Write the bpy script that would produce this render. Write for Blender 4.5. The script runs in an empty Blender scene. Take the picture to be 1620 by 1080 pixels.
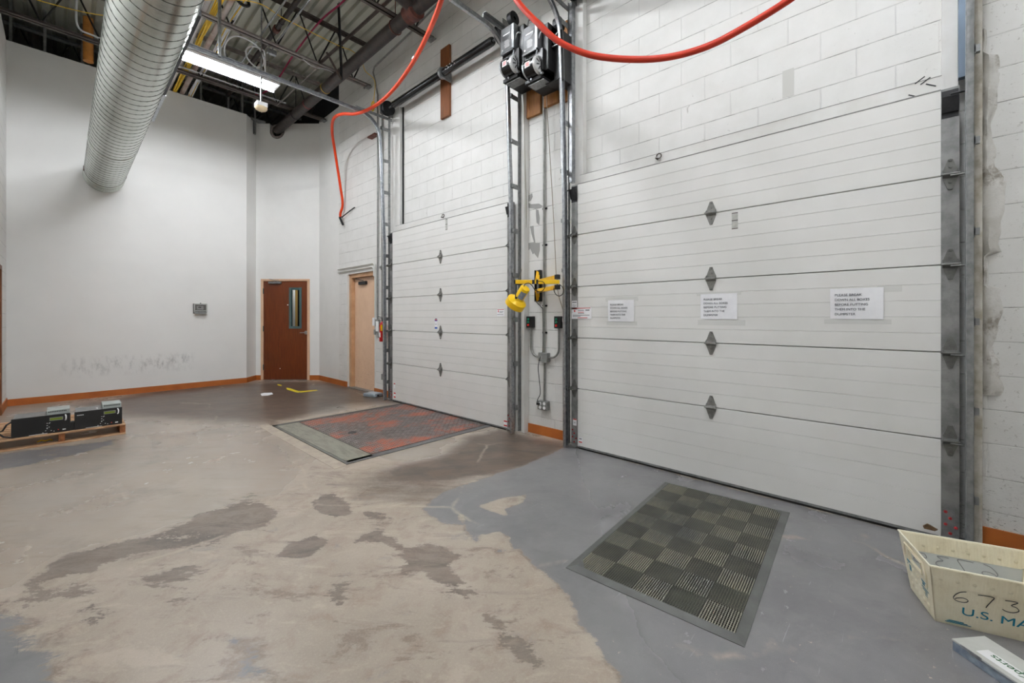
import bpy, bmesh, math, random
import numpy as np
from mathutils import Vector, Matrix, noise as mnoise
random.seed(7)
S = bpy.context.scene
COL = S.collection
PI = math.pi
# ------------------------------------------------------------------ camera, world, lamps, exposure
F = 661.0; HC = 1.365; HY = 502.0; CX = 810.0
_n = math.hypot(.6825, .731); CC = .6825/_n; SS = .731/_n      # world: X = towards the dock wall, Y = along it
cam_d = bpy.data.cameras.new('camera'); cam = bpy.data.objects.new('camera', cam_d); COL.objects.link(cam)
cam_d.sensor_fit = 'HORIZONTAL'; cam_d.sensor_width = 36; cam_d.lens = 36*F/1620
cam_d.shift_y = -(540-HY)/1620; cam_d.clip_start = .02
cam.location = (0, 0, HC)
cam.rotation_euler = (PI/2, 0, math.atan2(CC, SS) - PI/2)
S.camera = cam
w = bpy.data.worlds.new('world'); S.world = w; w.use_nodes = True
w.node_tree.nodes['Background'].inputs[0].default_value = (.9, .95, 1, 1)
w.node_tree.nodes['Background'].inputs[1].default_value = .03
S.view_settings.view_transform = 'Standard'; S.view_settings.look = 'None'
S.view_settings.gamma = 1; S.view_settings.use_curve_mapping = False
S.view_settings.exposure = 0.42
S.cycles.max_bounces = 8; S.cycles.diffuse_bounces = 5; S.cycles.use_denoising = True
LAMP_Z = 4.90
LAMPS = [(.55, 2.25, 7.08, 150), (.3, 2.75, 3.55, 112), (.3, 2.75, .1, 92), (-.56, .14, 5.2, 120)]      # fluorescent fixtures: x0, x1, y, tube strength; last added unseen to brighten far left
# ------------------------------------------------------------------ picture <-> place
def ray(px, py):
    t = (px-CX)/F
    return (CC*t+SS, -SS*t+CC, (HY-py)/F)
def atX(px, py, X): r = ray(px, py); Z = X/r[0]; return Vector((X, r[1]*Z, HC+r[2]*Z))
def atY(px, py, Y): r = ray(px, py); Z = Y/r[1]; return Vector((r[0]*Z, Y, HC+r[2]*Z))
def atH(px, py, h=0.): r = ray(px, py); Z = (h-HC)/r[2]; return Vector((r[0]*Z, r[1]*Z, h))
def atZ(px, py, Z): r = ray(px, py); return Vector((r[0]*Z, r[1]*Z, HC+r[2]*Z))
# ------------------------------------------------------------------ mesh building
ORG = {}
class MB:
    def __init__(s, M=None): s.v = []; s.f = []; s.M = M or Matrix()
    def add(s, vs, fs):
        k = len(s.v); s.v += [s.M @ Vector(p) for p in vs]; s.f += [tuple(i+k for i in f) for f in fs]; return s
    def box(s, x0, x1, y0, y1, z0, z1):
        x0, x1 = sorted((x0, x1)); y0, y1 = sorted((y0, y1)); z0, z1 = sorted((z0, z1))
        return s.add([(x0,y0,z0),(x1,y0,z0),(x1,y1,z0),(x0,y1,z0),(x0,y0,z1),(x1,y0,z1),(x1,y1,z1),(x0,y1,z1)],
                     [(0,3,2,1),(4,5,6,7),(0,1,5,4),(1,2,6,5),(2,3,7,6),(3,0,4,7)])
    def prism(s, poly, d, flip=False):
        n = len(poly); d = Vector(d); a = [Vector(p) for p in poly]; b = [p+d for p in a]
        return s.add(a+b, [tuple(range(n))[::-1], tuple(range(n, 2*n))]+[(i, (i+1) % n, n+(i+1) % n, n+i) for i in range(n)])
    def tube(s, pts, r, n=10, caps=True, prof=None):
        pts = [Vector(p) for p in pts]; m = len(pts)
        T = []
        for i in range(m):
            a = pts[max(i-1, 0)]; b = pts[min(i+1, m-1)]; T.append((b-a).normalized())
        u = T[0].orthogonal().normalized() if abs(T[0].z) > .9 else T[0].cross(Vector((0, 0, 1))).normalized()
        vs = []
        R = r if isinstance(r, (list, tuple)) else [r]*m
        for i in range(m):
            u = (u - T[i]*u.dot(T[i])).normalized(); w_ = T[i].cross(u)
            if prof:
                for (a, b) in prof: vs.append(pts[i]+u*a+w_*b)
            else:
                for k in range(n):
                    an = 2*PI*k/n; vs.append(pts[i]+(u*math.cos(an)+w_*math.sin(an))*R[i])
        nn = len(prof) if prof else n
        fs = [(i*nn+k, i*nn+(k+1) % nn, (i+1)*nn+(k+1) % nn, (i+1)*nn+k) for i in range(m-1) for k in range(nn)]
        if caps: fs += [tuple(range(nn))[::-1], tuple(range((m-1)*nn, m*nn))]
        return s.add(vs, fs)
    def cyl(s, a, b, r, n=16, r2=None): return s.tube([a, b], [r, r if r2 is None else r2], n)
    def lathe(s, prof, o, ax, n=32):
        o = Vector(o); ax = Vector(ax).normalized(); u = ax.orthogonal().normalized(); w_ = ax.cross(u); m = len(prof)
        vs = [o+ax*h+(u*math.cos(2*PI*k/n)+w_*math.sin(2*PI*k/n))*r for (r, h) in prof for k in range(n)]
        fs = [(i*n+k, i*n+(k+1) % n, (i+1)*n+(k+1) % n, (i+1)*n+k) for i in range(m-1) for k in range(n)]
        return s.add(vs, fs)
    def bar(s, a, b, w_, t, up=(0, 0, 1)):
        a = Vector(a); b = Vector(b); d = (b-a); up = Vector(up); side = d.cross(up).normalized(); up = side.cross(d).normalized()
        p = [a+side*(w_/2*i)+up*(t/2*j) for i, j in ((-1,-1),(1,-1),(1,1),(-1,1))]
        return s.prism(p, d)
    def build(s, name, mat, parent=None, smooth=None, bev=0, **tags):
        me = bpy.data.meshes.new(name)
        if parent is not None: o = ORG[parent.name]
        else:
            A = np.array([tuple(v) for v in s.v]); o = Vector(((A[:,0].min()+A[:,0].max())/2, (A[:,1].min()+A[:,1].max())/2, A[:,2].min()))
        me.from_pydata([tuple(v-o) for v in s.v], [], s.f)
        bm = bmesh.new(); bm.from_mesh(me); bmesh.ops.recalc_face_normals(bm, faces=bm.faces); bm.to_mesh(me); bm.free()
        me.materials.append(mat)
        if smooth:
            me.polygons.foreach_set('use_smooth', [True]*len(me.polygons)); me.set_sharp_from_angle(angle=math.radians(smooth))
        ob = bpy.data.objects.new(name, me); COL.objects.link(ob)
        if parent is not None: ob.parent = parent; ORG[ob.name] = o
        else: ob.location = o; ORG[ob.name] = o
        if bev:
            md = ob.modifiers.new('bevel', 'BEVEL'); md.width = bev; md.segments = 2; md.limit_method = 'ANGLE'
        for k, v in tags.items(): ob[k] = v
        return ob
def thing(name, loc, label, category, group=None, **kw):
    o = bpy.data.objects.new(name, None); COL.objects.link(o); o.location = loc; o.empty_display_size = .05
    ORG[o.name] = Vector(loc)
    o['label'] = label; o['category'] = category
    if group: o['group'] = group
    for k, v in kw.items(): o[k] = v
    return o
def tg(label, category, group=None):
    d = dict(label=label, category=category)
    if group: d['group'] = group
    return d
def arc(c, r, a0, a1, u, v, n=8):
    c = Vector(c); u = Vector(u); v = Vector(v)
    return [c+u*(r*math.cos(a0+(a1-a0)*i/n))+v*(r*math.sin(a0+(a1-a0)*i/n)) for i in range(n+1)]
def smooth_path(P, k=8):
    P = [Vector(p) for p in P]; out = []
    for i in range(len(P)-1):
        p0 = P[max(i-1, 0)]; p1 = P[i]; p2 = P[i+1]; p3 = P[min(i+2, len(P)-1)]
        for j in range(k):
            t = j/k
            out.append(.5*((2*p1)+(p2-p0)*t+(2*p0-5*p1+4*p2-p3)*t*t+(3*p1-p0-3*p2+p3)*t**3))
    return out+[P[-1]]
def text_mesh(s, size, mat, o, xd, yd, name, parent=None, width=None, ext=.0006, bold=0., space=1.0, line=1.0, **tags):
    cu = bpy.data.curves.new('t', 'FONT'); cu.body = s; cu.size = size; cu.extrude = ext; cu.offset = bold
    cu.space_character = space; cu.space_line = line
    t = bpy.data.objects.new('t', cu); COL.objects.link(t)
    dg = bpy.context.evaluated_depsgraph_get(); me = bpy.data.meshes.new_from_object(t.evaluated_get(dg))
    vs = [v.co.copy() for v in me.vertices]; fs = [tuple(p.vertices) for p in me.polygons]
    bpy.data.objects.remove(t); bpy.data.meshes.remove(me); bpy.data.curves.remove(cu)
    xd = Vector(xd).normalized(); yd = Vector(yd).normalized(); zd = xd.cross(yd)
    k = 1.0
    if width: k = width/max(v.x for v in vs)
    mb = MB(); mb.add([Vector(o)+xd*v.x*k+yd*v.y+zd*v.z for v in vs], fs)
    return mb.build(name, mat, parent, **tags)
# ------------------------------------------------------------------ materials
def s2l(c): return tuple(((x/255)/12.92 if x/255 <= .04045 else ((x/255+.055)/1.055)**2.4) for x in c)
class NT:
    def __init__(s, name):
        m = bpy.data.materials.new(name); m.use_nodes = True; s.m = m; s.t = m.node_tree; s.b = s.t.nodes['Principled BSDF']
        s.g = s.n('ShaderNodeNewGeometry').outputs['Position']
    def n(s, ty, **kw):
        nd = s.t.nodes.new(ty)
        for k, v in kw.items(): setattr(nd, k, v)
        return nd
    def l(s, a, b): s.t.links.new(a, b)
    def v(s, inp, val):
        if hasattr(val, 'is_linked') or isinstance(val, bpy.types.NodeSocket): s.l(val, inp)
        else: inp.default_value = val
    def noise(s, scale, detail=4, rough=.55, vec=None, stretch=None, out='Fac', dist=0):
        nd = s.n('ShaderNodeTexNoise'); nd.inputs['Scale'].default_value = scale; nd.inputs['Detail'].default_value = detail
        nd.inputs['Roughness'].default_value = rough; nd.inputs['Distortion'].default_value = dist
        vec = vec or s.g
        if stretch:
            mp = s.n('ShaderNodeMapping'); mp.inputs['Scale'].default_value = stretch[:3]
            if len(stretch) > 3: mp.inputs['Rotation'].default_value = (0, 0, stretch[3])
            s.l(vec, mp.inputs[0]); vec = mp.outputs[0]
        s.l(vec, nd.inputs['Vector']); return nd.outputs[out]
    def ramp(s, x, a, b, va=0., vb=1.):
        nd = s.n('ShaderNodeMapRange'); nd.clamp = True
        s.v(nd.inputs[0], x); nd.inputs[1].default_value = a; nd.inputs[2].default_value = b; nd.inputs[3].default_value = va; nd.inputs[4].default_value = vb
        return nd.outputs[0]
    def math(s, op, a, b=0.):
        nd = s.n('ShaderNodeMath', operation=op); s.v(nd.inputs[0], a); s.v(nd.inputs[1], b); return nd.outputs[0]
    def mix(s, f, a, b, mode='MIX'):
        nd = s.n('ShaderNodeMix', data_type='RGBA', blend_type=mode)
        s.v(nd.inputs[0], f)
        for i, c in ((6, a), (7, b)):
            if isinstance(c, tuple): c = s2l(c)+(1,)
            s.v(nd.inputs[i], c)
        return nd.outputs[2]
    def bump(s, h, strength=.3, dist=.01):
        nd = s.n('ShaderNodeBump'); nd.inputs['Strength'].default_value = strength; nd.inputs['Distance'].default_value = dist
        s.l(h, nd.inputs['Height']); s.l(nd.outputs[0], s.b.inputs['Normal'])
    def col(s, c): s.v(s.b.inputs['Base Color'], s2l(c)+(1,) if isinstance(c, tuple) else c)
def M(name, c, rough=.5, metal=0., var=0., vs=20, bump=0., bs=60, c2=None, spec=None, stretch=None):
    t = NT(name); t.b.inputs['Roughness'].default_value = rough; t.b.inputs['Metallic'].default_value = metal
    if spec is not None: t.b.inputs['Specular IOR Level'].default_value = spec
    if var or c2:
        c2 = c2 or tuple(max(0, x*(1-var)) for x in c)
        f = t.ramp(t.noise(vs, 5, .6, stretch=stretch), .38, .66)
        t.col(t.mix(f, c, c2))
    else: t.col(c)
    if bump: t.bump(t.noise(bs, 4), bump, .004)
    return t.m
def emat(name, c, st):
    t = NT(name); t.col((255, 255, 255)); t.b.inputs['Emission Color'].default_value = s2l(c)+(1,); t.b.inputs['Emission Strength'].default_value = st; return t.m
MT = {}
MT['drywall'] = M('drywall paint', (226, 225, 222), .75, var=.015, vs=3, bump=.04, bs=220)
MT['white'] = M('white paint', (226, 225, 221), .55, var=.03, vs=9, bump=.08)
MT['trimwhite'] = M('painted steel white', (220, 219, 216), .45, c2=(212, 210, 205), vs=5)
MT['beigewhite'] = M('painted steel cream', (196, 192, 182), .5, c2=(160, 152, 134), vs=16)
MT['galv'] = M('galvanised steel', (176, 178, 180), .33, .85, c2=(140, 143, 146), vs=30)
MT['galvflat'] = M('dull galvanised steel', (150, 151, 150), .45, .6, c2=(122, 124, 124), vs=22)
MT['stile'] = M('door stile steel', (150, 150, 148), .45, .45, c2=(118, 119, 118), vs=12)
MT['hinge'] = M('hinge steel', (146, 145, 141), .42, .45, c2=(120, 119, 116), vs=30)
MT['hinge_end'] = M('end hinge steel', (116, 116, 113), .42, .5, c2=(96, 96, 93), vs=30)
MT['darksteel'] = M('dark steel', (44, 44, 46), .45, .5, c2=(30, 30, 31), vs=30)
MT['black'] = M('black plastic', (16, 16, 17), .45)
MT['blackgloss'] = M('black enamel', (15, 15, 16), .25)
MT['rubber'] = M('black rubber', (30, 30, 30), .7)
MT['joist'] = M('joist primer brown', (92, 82, 76), .6, c2=(66, 58, 54), vs=10)
MT['joistgrey'] = M('joist chord lit grey', (150, 141, 136), .6, c2=(120, 112, 108), vs=10)  # paler joist tone: lamp light on the chord put into the colour
MT['web'] = M('joist web black', (30, 28, 27), .6)
MT['pipe'] = M('sprinkler pipe brown black', (62, 52, 48), .5, c2=(40, 36, 35), vs=14)
MT['rust'] = M('red iron coupling', (112, 58, 44), .55, c2=(70, 40, 34), vs=12)
MT['orangepipe'] = M('orange pipe', (206, 136, 62), .5, var=.12, vs=10)
MT['deck'] = M('roof deck grey', (206, 206, 194), .4, metal=.3)
MT['dark'] = M('dark void', (26, 26, 30), .9)
MT['wood_base'] = M('vinyl base brown', (176, 98, 34), .5, c2=(160, 84, 26), vs=3)
MT['yellow'] = M('yellow enamel', (246, 200, 8), .3, c2=(238, 188, 6), vs=8)
MT['yellowdull'] = M('yellow arm enamel', (238, 184, 24), .4, c2=(222, 166, 16), vs=14)
MT['red'] = M('red enamel', (196, 20, 24), .35)
MT['redbolt'] = M('red bolt heads', (150, 30, 34), .45)
MT['hose'] = M('orange red hose', (210, 58, 4), .5, spec=.3)
MT['hosered'] = M('red ribbed hose', (178, 48, 26), .5, spec=.3)
MT['paper'] = M('paper', (240, 240, 242), .6, c2=(232, 232, 235), vs=10)
MT['tape'] = M('clear tape', (214, 214, 210), .25)
MT['ink'] = M('ink', (30, 30, 44), .6)
MT['green'] = M('green button', (24, 132, 96), .4)
MT['btnred'] = M('red button', (222, 40, 28), .4)
MT['conduit'] = M('conduit', (150, 150, 146), .4, .5, c2=(128, 128, 124), vs=18)
MT['boxgrey'] = M('grey box', (140, 141, 138), .5, .2, var=.1)
MT['paintcond'] = M('painted conduit', (206, 205, 200), .5)
MT['doorframe'] = M('peach frame paint', (212, 176, 146), .5, c2=(204, 166, 134), vs=5)
MT['tealframe'] = M('teal metal frame', (62, 88, 88), .45)
MT['cordblack'] = M('black cable', (20, 20, 20), .5)
MT['rope'] = M('rope', (150, 142, 128), .8)
MT['pinkcable'] = M('magenta cable', (160, 32, 72), .5)
MT['yellowcable'] = M('yellow cable', (236, 196, 60), .5)
MT['whitecable'] = M('white cable', (222, 222, 226), .5)
MT['tag'] = M('white tag', (236, 236, 236), .5)
MT['redink'] = M('red ink', (206, 40, 34), .5)
MT['blueink'] = M('blue ink', (32, 84, 170), .5)
MT['tealink'] = M('teal ink', (16, 126, 152), .5)
MT['greenink'] = M('green ink', (34, 92, 50), .5)
MT['greyink'] = M('grey print', (120, 120, 124), .5)
MT['blackmark'] = M('marker ink', (36, 34, 34), .5)
MT['mortar'] = M('bare mortar', (150, 149, 146), .85)
def wood(name, c, c2, sc=(3, 40, 3), rough=.5):
    t = NT(name); f = t.ramp(t.noise(2.5, 6, .6, stretch=sc, dist=.6), .35, .65); t.col(t.mix(f, c, c2)); t.b.inputs['Roughness'].default_value = rough
    t.bump(f, .08, .002); return t.m
MT['plank'] = wood('stained board', (168, 112, 48), (128, 78, 28), (30, 30, 2))
MT['plankdark'] = wood('brown board', (128, 74, 34), (98, 54, 24), (30, 30, 2))
MT['pallet'] = wood('pallet wood', (206, 170, 134), (164, 120, 84), (3, 22, 20), .75)
MT['palletblock'] = wood('pallet stringer wood', (160, 100, 56), (120, 72, 38), (20, 20, 20), .75)
MT['cherry'] = wood('cherry veneer', (106, 50, 18), (86, 37, 11), (22, 22, 1.4), .35)
# ------------------------------------------------------------------ floor
WX = 3.79; WY = 10.04; LX = -.61; TOP = 5.62; DECK = 6.36
def floor_fields():
    xs = np.arange(LX, WX+.26, .025); ys = np.arange(-2.1, 10.5, .025)
    X, Y = np.meshgrid(xs, ys)
    def poly(pts, blur, world=False):
        P = [(p[0], p[1]) for p in pts] if world else [tuple(atH(*p))[:2] for p in pts]
        ins = np.zeros(X.shape, bool); dm = np.full(X.shape, 1e9); n = len(P)
        for i in range(n):
            x0, y0 = P[i]; x1, y1 = P[(i+1) % n]
            cond = ((y0 > Y) != (y1 > Y)) & (X < (x1-x0)*(Y-y0)/((y1-y0) or 1e-9)+x0); ins ^= cond
            L2 = (x1-x0)**2+(y1-y0)**2+1e-12; t = np.clip(((X-x0)*(x1-x0)+(Y-y0)*(y1-y0))/L2, 0, 1)
            dm = np.minimum(dm, np.hypot(X-x0-t*(x1-x0), Y-y0-t*(y1-y0)))
        return np.clip(.5+np.where(ins, dm, -dm)/(2*blur), 0, 1)
    paint = poly([(900,705),(826,737),(763,757),(700,779),(667,806),(700,826),(737,830),(752,856),(790,872),(822,868),(850,900),(880,920),(904,950),(915,985),(935,1003),
                  (958,1045),(985,1079),(1100,1400),(3000,1500),(2200,700),(1488,856),(1200,784)], .09)
    for b in ([(752,800),(795,786),(838,780),(832,795),(800,806),(815,822),(790,815)], [(760,845),(790,838),(810,850),(806,866),(778,864),(764,856)],
              [(722,812),(738,812),(734,824),(722,820)]):
        paint -= .75*poly(b, .035)
    paint = np.maximum(paint, .62*poly([(-400,1000),(0,925),(90,965),(150,1000),(170,1090),(150,1300),(-400,1300)], .2))
    paint = np.maximum(paint, .58*poly([(-40,722),(0,716),(190,692),(200,700),(120,722),(0,746),(-40,750)], .12))
    paint = np.maximum(paint, .60*poly([(340,1100),(330,1010),(380,985),(430,1000),(470,1060),(460,1100)], .15))
    stain = np.zeros(X.shape)
    for v, bl, b in ((.8,.06,[(20,932),(98,882),(170,860),(228,847),(308,822),(312,812),(385,791),(425,792),(438,812),(420,835),(370,845),(335,862),(250,872),(190,880),(150,905),(90,920)]),
                  (.62,.12,[(210,900),(300,885),(330,905),(320,945),(280,952),(240,930)]),
                  (.85,.05,[(505,782),(535,776),(548,795),(560,808),(530,822),(498,806),(492,795)]),
                  (.8,.05,[(455,862),(500,842),(520,850),(512,872),(475,884),(440,880)]),
                  (.8,.05,[(575,808),(600,808),(628,818),(600,828),(572,818)]),
                  (.85,.06,[(560,845),(600,835),(635,850),(632,868),(600,862),(560,858)]),
                  (.9,.06,[(640,870),(680,860),(722,880),(712,905),(760,930),(758,945),(700,930),(660,900),(640,905)]),
                  (.75,.07,[(700,900),(740,915),(765,950),(800,990),(850,1040),(880,1078),(850,1070),(800,1020),(740,960),(700,935)]),
                  (.7,.07,[(515,928),(548,918),(552,950),(530,985),(520,950)]),
                  (.6,.08,[(-10,950),(60,905),(150,915),(200,960),(150,1000),(90,965),(20,975)]),
                  (.55,.2,[(400,770),(420,800),(380,800),(380,790)])):
        stain = np.maximum(stain, v*poly(b, bl))
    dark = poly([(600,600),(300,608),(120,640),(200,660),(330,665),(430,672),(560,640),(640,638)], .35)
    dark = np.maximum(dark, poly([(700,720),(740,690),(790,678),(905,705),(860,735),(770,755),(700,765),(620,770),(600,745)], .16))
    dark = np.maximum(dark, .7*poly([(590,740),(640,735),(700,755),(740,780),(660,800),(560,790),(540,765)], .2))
    mott = poly([(-60,945),(20,932),(98,880),(228,847),(385,791),(440,786),(480,750),(520,715),(590,722),(700,745),(900,700),(1000,1000),(1300,1400),(-800,1400),(-400,960)], .05)
    for xx, bb in ((.8, [(430,690),(460,672),(500,705),(470,725)]), (.7, [(250,690),(300,684),(310,700),(262,706)])): mott = np.maximum(mott, xx*poly(bb, .12))
    return xs, ys, np.clip(paint, 0, 1), stain, np.clip(dark, 0, 1), mott
U_DIR, N_DIR = (CC, -SS), (SS, CC)
def make_floor():
    xs, ys, A, B, Cc, Dd = floor_fields(); nx, ny = len(xs), len(ys)
    X, Y = np.meshgrid(xs, ys); co = np.stack([X, Y, np.zeros_like(X)], -1).reshape(-1, 3)
    k = np.arange((nx-1)*(ny-1)); i = k % (nx-1); j = k//(nx-1); a = j*nx+i
    me = bpy.data.meshes.new('floor'); me.vertices.add(nx*ny); me.vertices.foreach_set('co', co.ravel())
    q = np.stack([a, a+1, a+1+nx, a+nx], -1).ravel()
    me.loops.add(len(q)); me.loops.foreach_set('vertex_index', q); me.polygons.add(len(k)); me.polygons.foreach_set('loop_start', k*4)
    me.update(calc_edges=True); me.validate()
    at = me.color_attributes.new('coats', 'FLOAT_COLOR', 'POINT')
    at.data.foreach_set('color', np.stack([A, B, Cc, Dd], -1).ravel())
    ob = bpy.data.objects.new('floor', me); COL.objects.link(ob); ob['kind'] = 'structure'
    t = NT('painted and bare concrete'); ca = t.n('ShaderNodeVertexColor', layer_name='coats'); sp = t.n('ShaderNodeSeparateColor'); t.l(ca.outputs[0], sp.inputs[0])
    n1 = t.noise(1.8, 8, .62); n2 = t.noise(6.5, 9, .68, dist=.4); n3 = t.noise(34, 6, .6); n4 = t.noise(1.1, 5, .6, stretch=(1, .45, 1, .5))
    def along(k):      # coordinates stretched along the direction of the sweeping marks
        cb = t.n('ShaderNodeCombineXYZ')
        for q, (d, sc_) in enumerate(((U_DIR, k), (N_DIR, 1.))):
            dp = t.n('ShaderNodeVectorMath', operation='DOT_PRODUCT'); t.l(t.g, dp.inputs[0]); dp.inputs[1].default_value = (d[0]*sc_, d[1]*sc_, 0); t.l(dp.outputs['Value'], cb.inputs[q])
        return cb.outputs[0]
    rag = t.noise(5.5, 10, .78, dist=.5, vec=along(.42)); rag2 = t.noise(2.6, 9, .74, dist=.5, vec=along(.6)); streak = t.noise(12, 8, .75, dist=.3, vec=along(.14)); fine = t.noise(90, 5, .7); grit = t.noise(260, 2, .6)
    scr = t.noise(60, 3, .6, stretch=(.06, 1, 1, .9)); scr2 = t.noise(50, 3, .6, stretch=(1, .05, 1, .3))
    c0 = lambda nz, k: t.math('MULTIPLY', t.math('SUBTRACT', nz, .5), k)
    edge = t.math('ADD', t.math('ADD', c0(rag, 2.0), c0(rag2, 1.3)), t.math('ADD', c0(n3, .5), c0(streak, 1.0)))
    mot = ca.outputs['Alpha']                                   # where the coat has worn off and the slab is blotchy
    # worn smooth coat
    bare = t.mix(t.ramp(n4, .36, .64), (176, 164, 150), (158, 149, 138))
    bare = t.mix(t.ramp(n1, .40, .66, 0, .7), bare, (160, 146, 131))
    bare = t.mix(t.ramp(rag2, .52, .68, 0, .6), bare, (134, 127, 119)); bare = t.mix(t.ramp(streak, .55, .68, 0, .35), bare, (128, 118, 108)); bare = t.mix(t.ramp(streak, .44, .34, 0, .3), bare, (178, 170, 160))
    # blotchy bare slab
    slab_c = t.mix(t.ramp(n1, .38, .62), (174, 162, 148), (160, 148, 134))
    slab_c = t.mix(t.ramp(n2, .50, .66, 0, .75), slab_c, (150, 132, 117))
    slab_c = t.mix(t.ramp(rag, .55, .61, 0, .75), slab_c, (124, 109, 98)); slab_c = t.mix(t.ramp(streak, .58, .66, 0, .55), slab_c, (136, 124, 114)); slab_c = t.mix(t.ramp(rag, .45, .38, 0, .5), slab_c, (188, 175, 160))
    slab_c = t.mix(t.ramp(rag2, .59, .66, 0, .65), slab_c, (130, 129, 129))
    slab_c = t.mix(t.ramp(fine, .5, .72, 0, .4), slab_c, (196, 182, 166))
    mo_ = t.ramp(t.math('ADD', mot, t.math('MULTIPLY', edge, .30)), .47, .53)
    bare = t.mix(mo_, bare, slab_c)
    st = t.ramp(t.math('ADD', sp.outputs[1], t.math('MULTIPLY', edge, .95)), .44, .53)
    bare = t.mix(t.math('MULTIPLY', st, t.ramp(rag, .40, .56, .95, .55)), bare, t.mix(t.ramp(n1, .4, .6), (98, 85, 76), (82, 73, 68)))
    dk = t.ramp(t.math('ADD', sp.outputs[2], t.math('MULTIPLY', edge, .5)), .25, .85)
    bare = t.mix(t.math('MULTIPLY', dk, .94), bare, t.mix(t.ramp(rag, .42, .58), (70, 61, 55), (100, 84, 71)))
    blue = t.mix(t.ramp(n1, .35, .7), (131, 130, 130), (115, 114, 115))
    blue = t.mix(t.ramp(n2, .5, .8, 0, .5), blue, (142, 140, 138))
    blue = t.mix(t.ramp(n4, .5, .7, 0, .5), blue, (107, 106, 107))
    blue = t.mix(t.ramp(rag2, .52, .72, 0, .5), blue, (100, 99, 100))
    chips = t.math('MULTIPLY', t.math('MULTIPLY', t.ramp(t.noise(30, 7, .8), .625, .65), t.ramp(t.noise(1.6, 3), .42, .60)), .9)
    blue = t.mix(chips, blue, (186, 172, 158))
    blue = t.mix(t.ramp(scr, .68, .74, 0, .45), blue, (160, 160, 162)); blue = t.mix(t.ramp(scr2, .69, .74, 0, .4), blue, (78, 80, 86))
    pf = t.ramp(t.math('ADD', sp.outputs[0], t.math('MULTIPLY', edge, .34)), .47, .53)
    rim = t.math('MULTIPLY', t.ramp(t.math('ABSOLUTE', t.math('SUBTRACT', t.math('ADD', sp.outputs[0], t.math('MULTIPLY', edge, .40)), .46)), 0, .09, 1, 0), t.ramp(n2, .4, .6, 0, .7))
    bare = t.mix(rim, bare, (112, 98, 88))
    base = t.mix(pf, bare, blue)
    base = t.mix(t.ramp(grit, .3, .7, 0, .14), base, (90, 86, 82))
    # a few hairline cracks
    v = t.n('ShaderNodeTexVoronoi', feature='DISTANCE_TO_EDGE'); v.inputs['Scale'].default_value = .55
    wob = t.n('ShaderNodeVectorMath', operation='ADD'); t.l(t.g, wob.inputs[0]); nn = t.n('ShaderNodeTexNoise'); nn.inputs['Scale'].default_value = 3; nn.inputs['Detail'].default_value = 5
    t.l(t.g, nn.inputs['Vector']); sc = t.n('ShaderNodeVectorMath', operation='SCALE'); sc.inputs['Scale'].default_value = .16; t.l(nn.outputs['Color'], sc.inputs[0]); t.l(sc.outputs[0], wob.inputs[1])
    t.l(wob.outputs[0], v.inputs['Vector'])
    crack = t.math('MULTIPLY', t.ramp(v.outputs['Distance'], 0, .012, 1, 0), t.ramp(n1, .5, .6))
    base = t.mix(t.math('MULTIPLY', crack, .55), base, (186, 172, 154))
    t.col(base)
    t.v(t.b.inputs['Roughness'], t.math('ADD', t.ramp(n1, .3, .7, .23, .29), t.math('ADD', t.ramp(mot, .0, 1., 0, .09), t.ramp(sp.outputs[2], 0, 1, 0, .06))))
    t.b.inputs['Specular IOR Level'].default_value = .4
    t.bump(t.math('ADD', t.math('MULTIPLY', n1, .5), t.math('MULTIPLY', pf, .3)), .05, .006)
    me.materials.append(t.m); return ob
make_floor()
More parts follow.
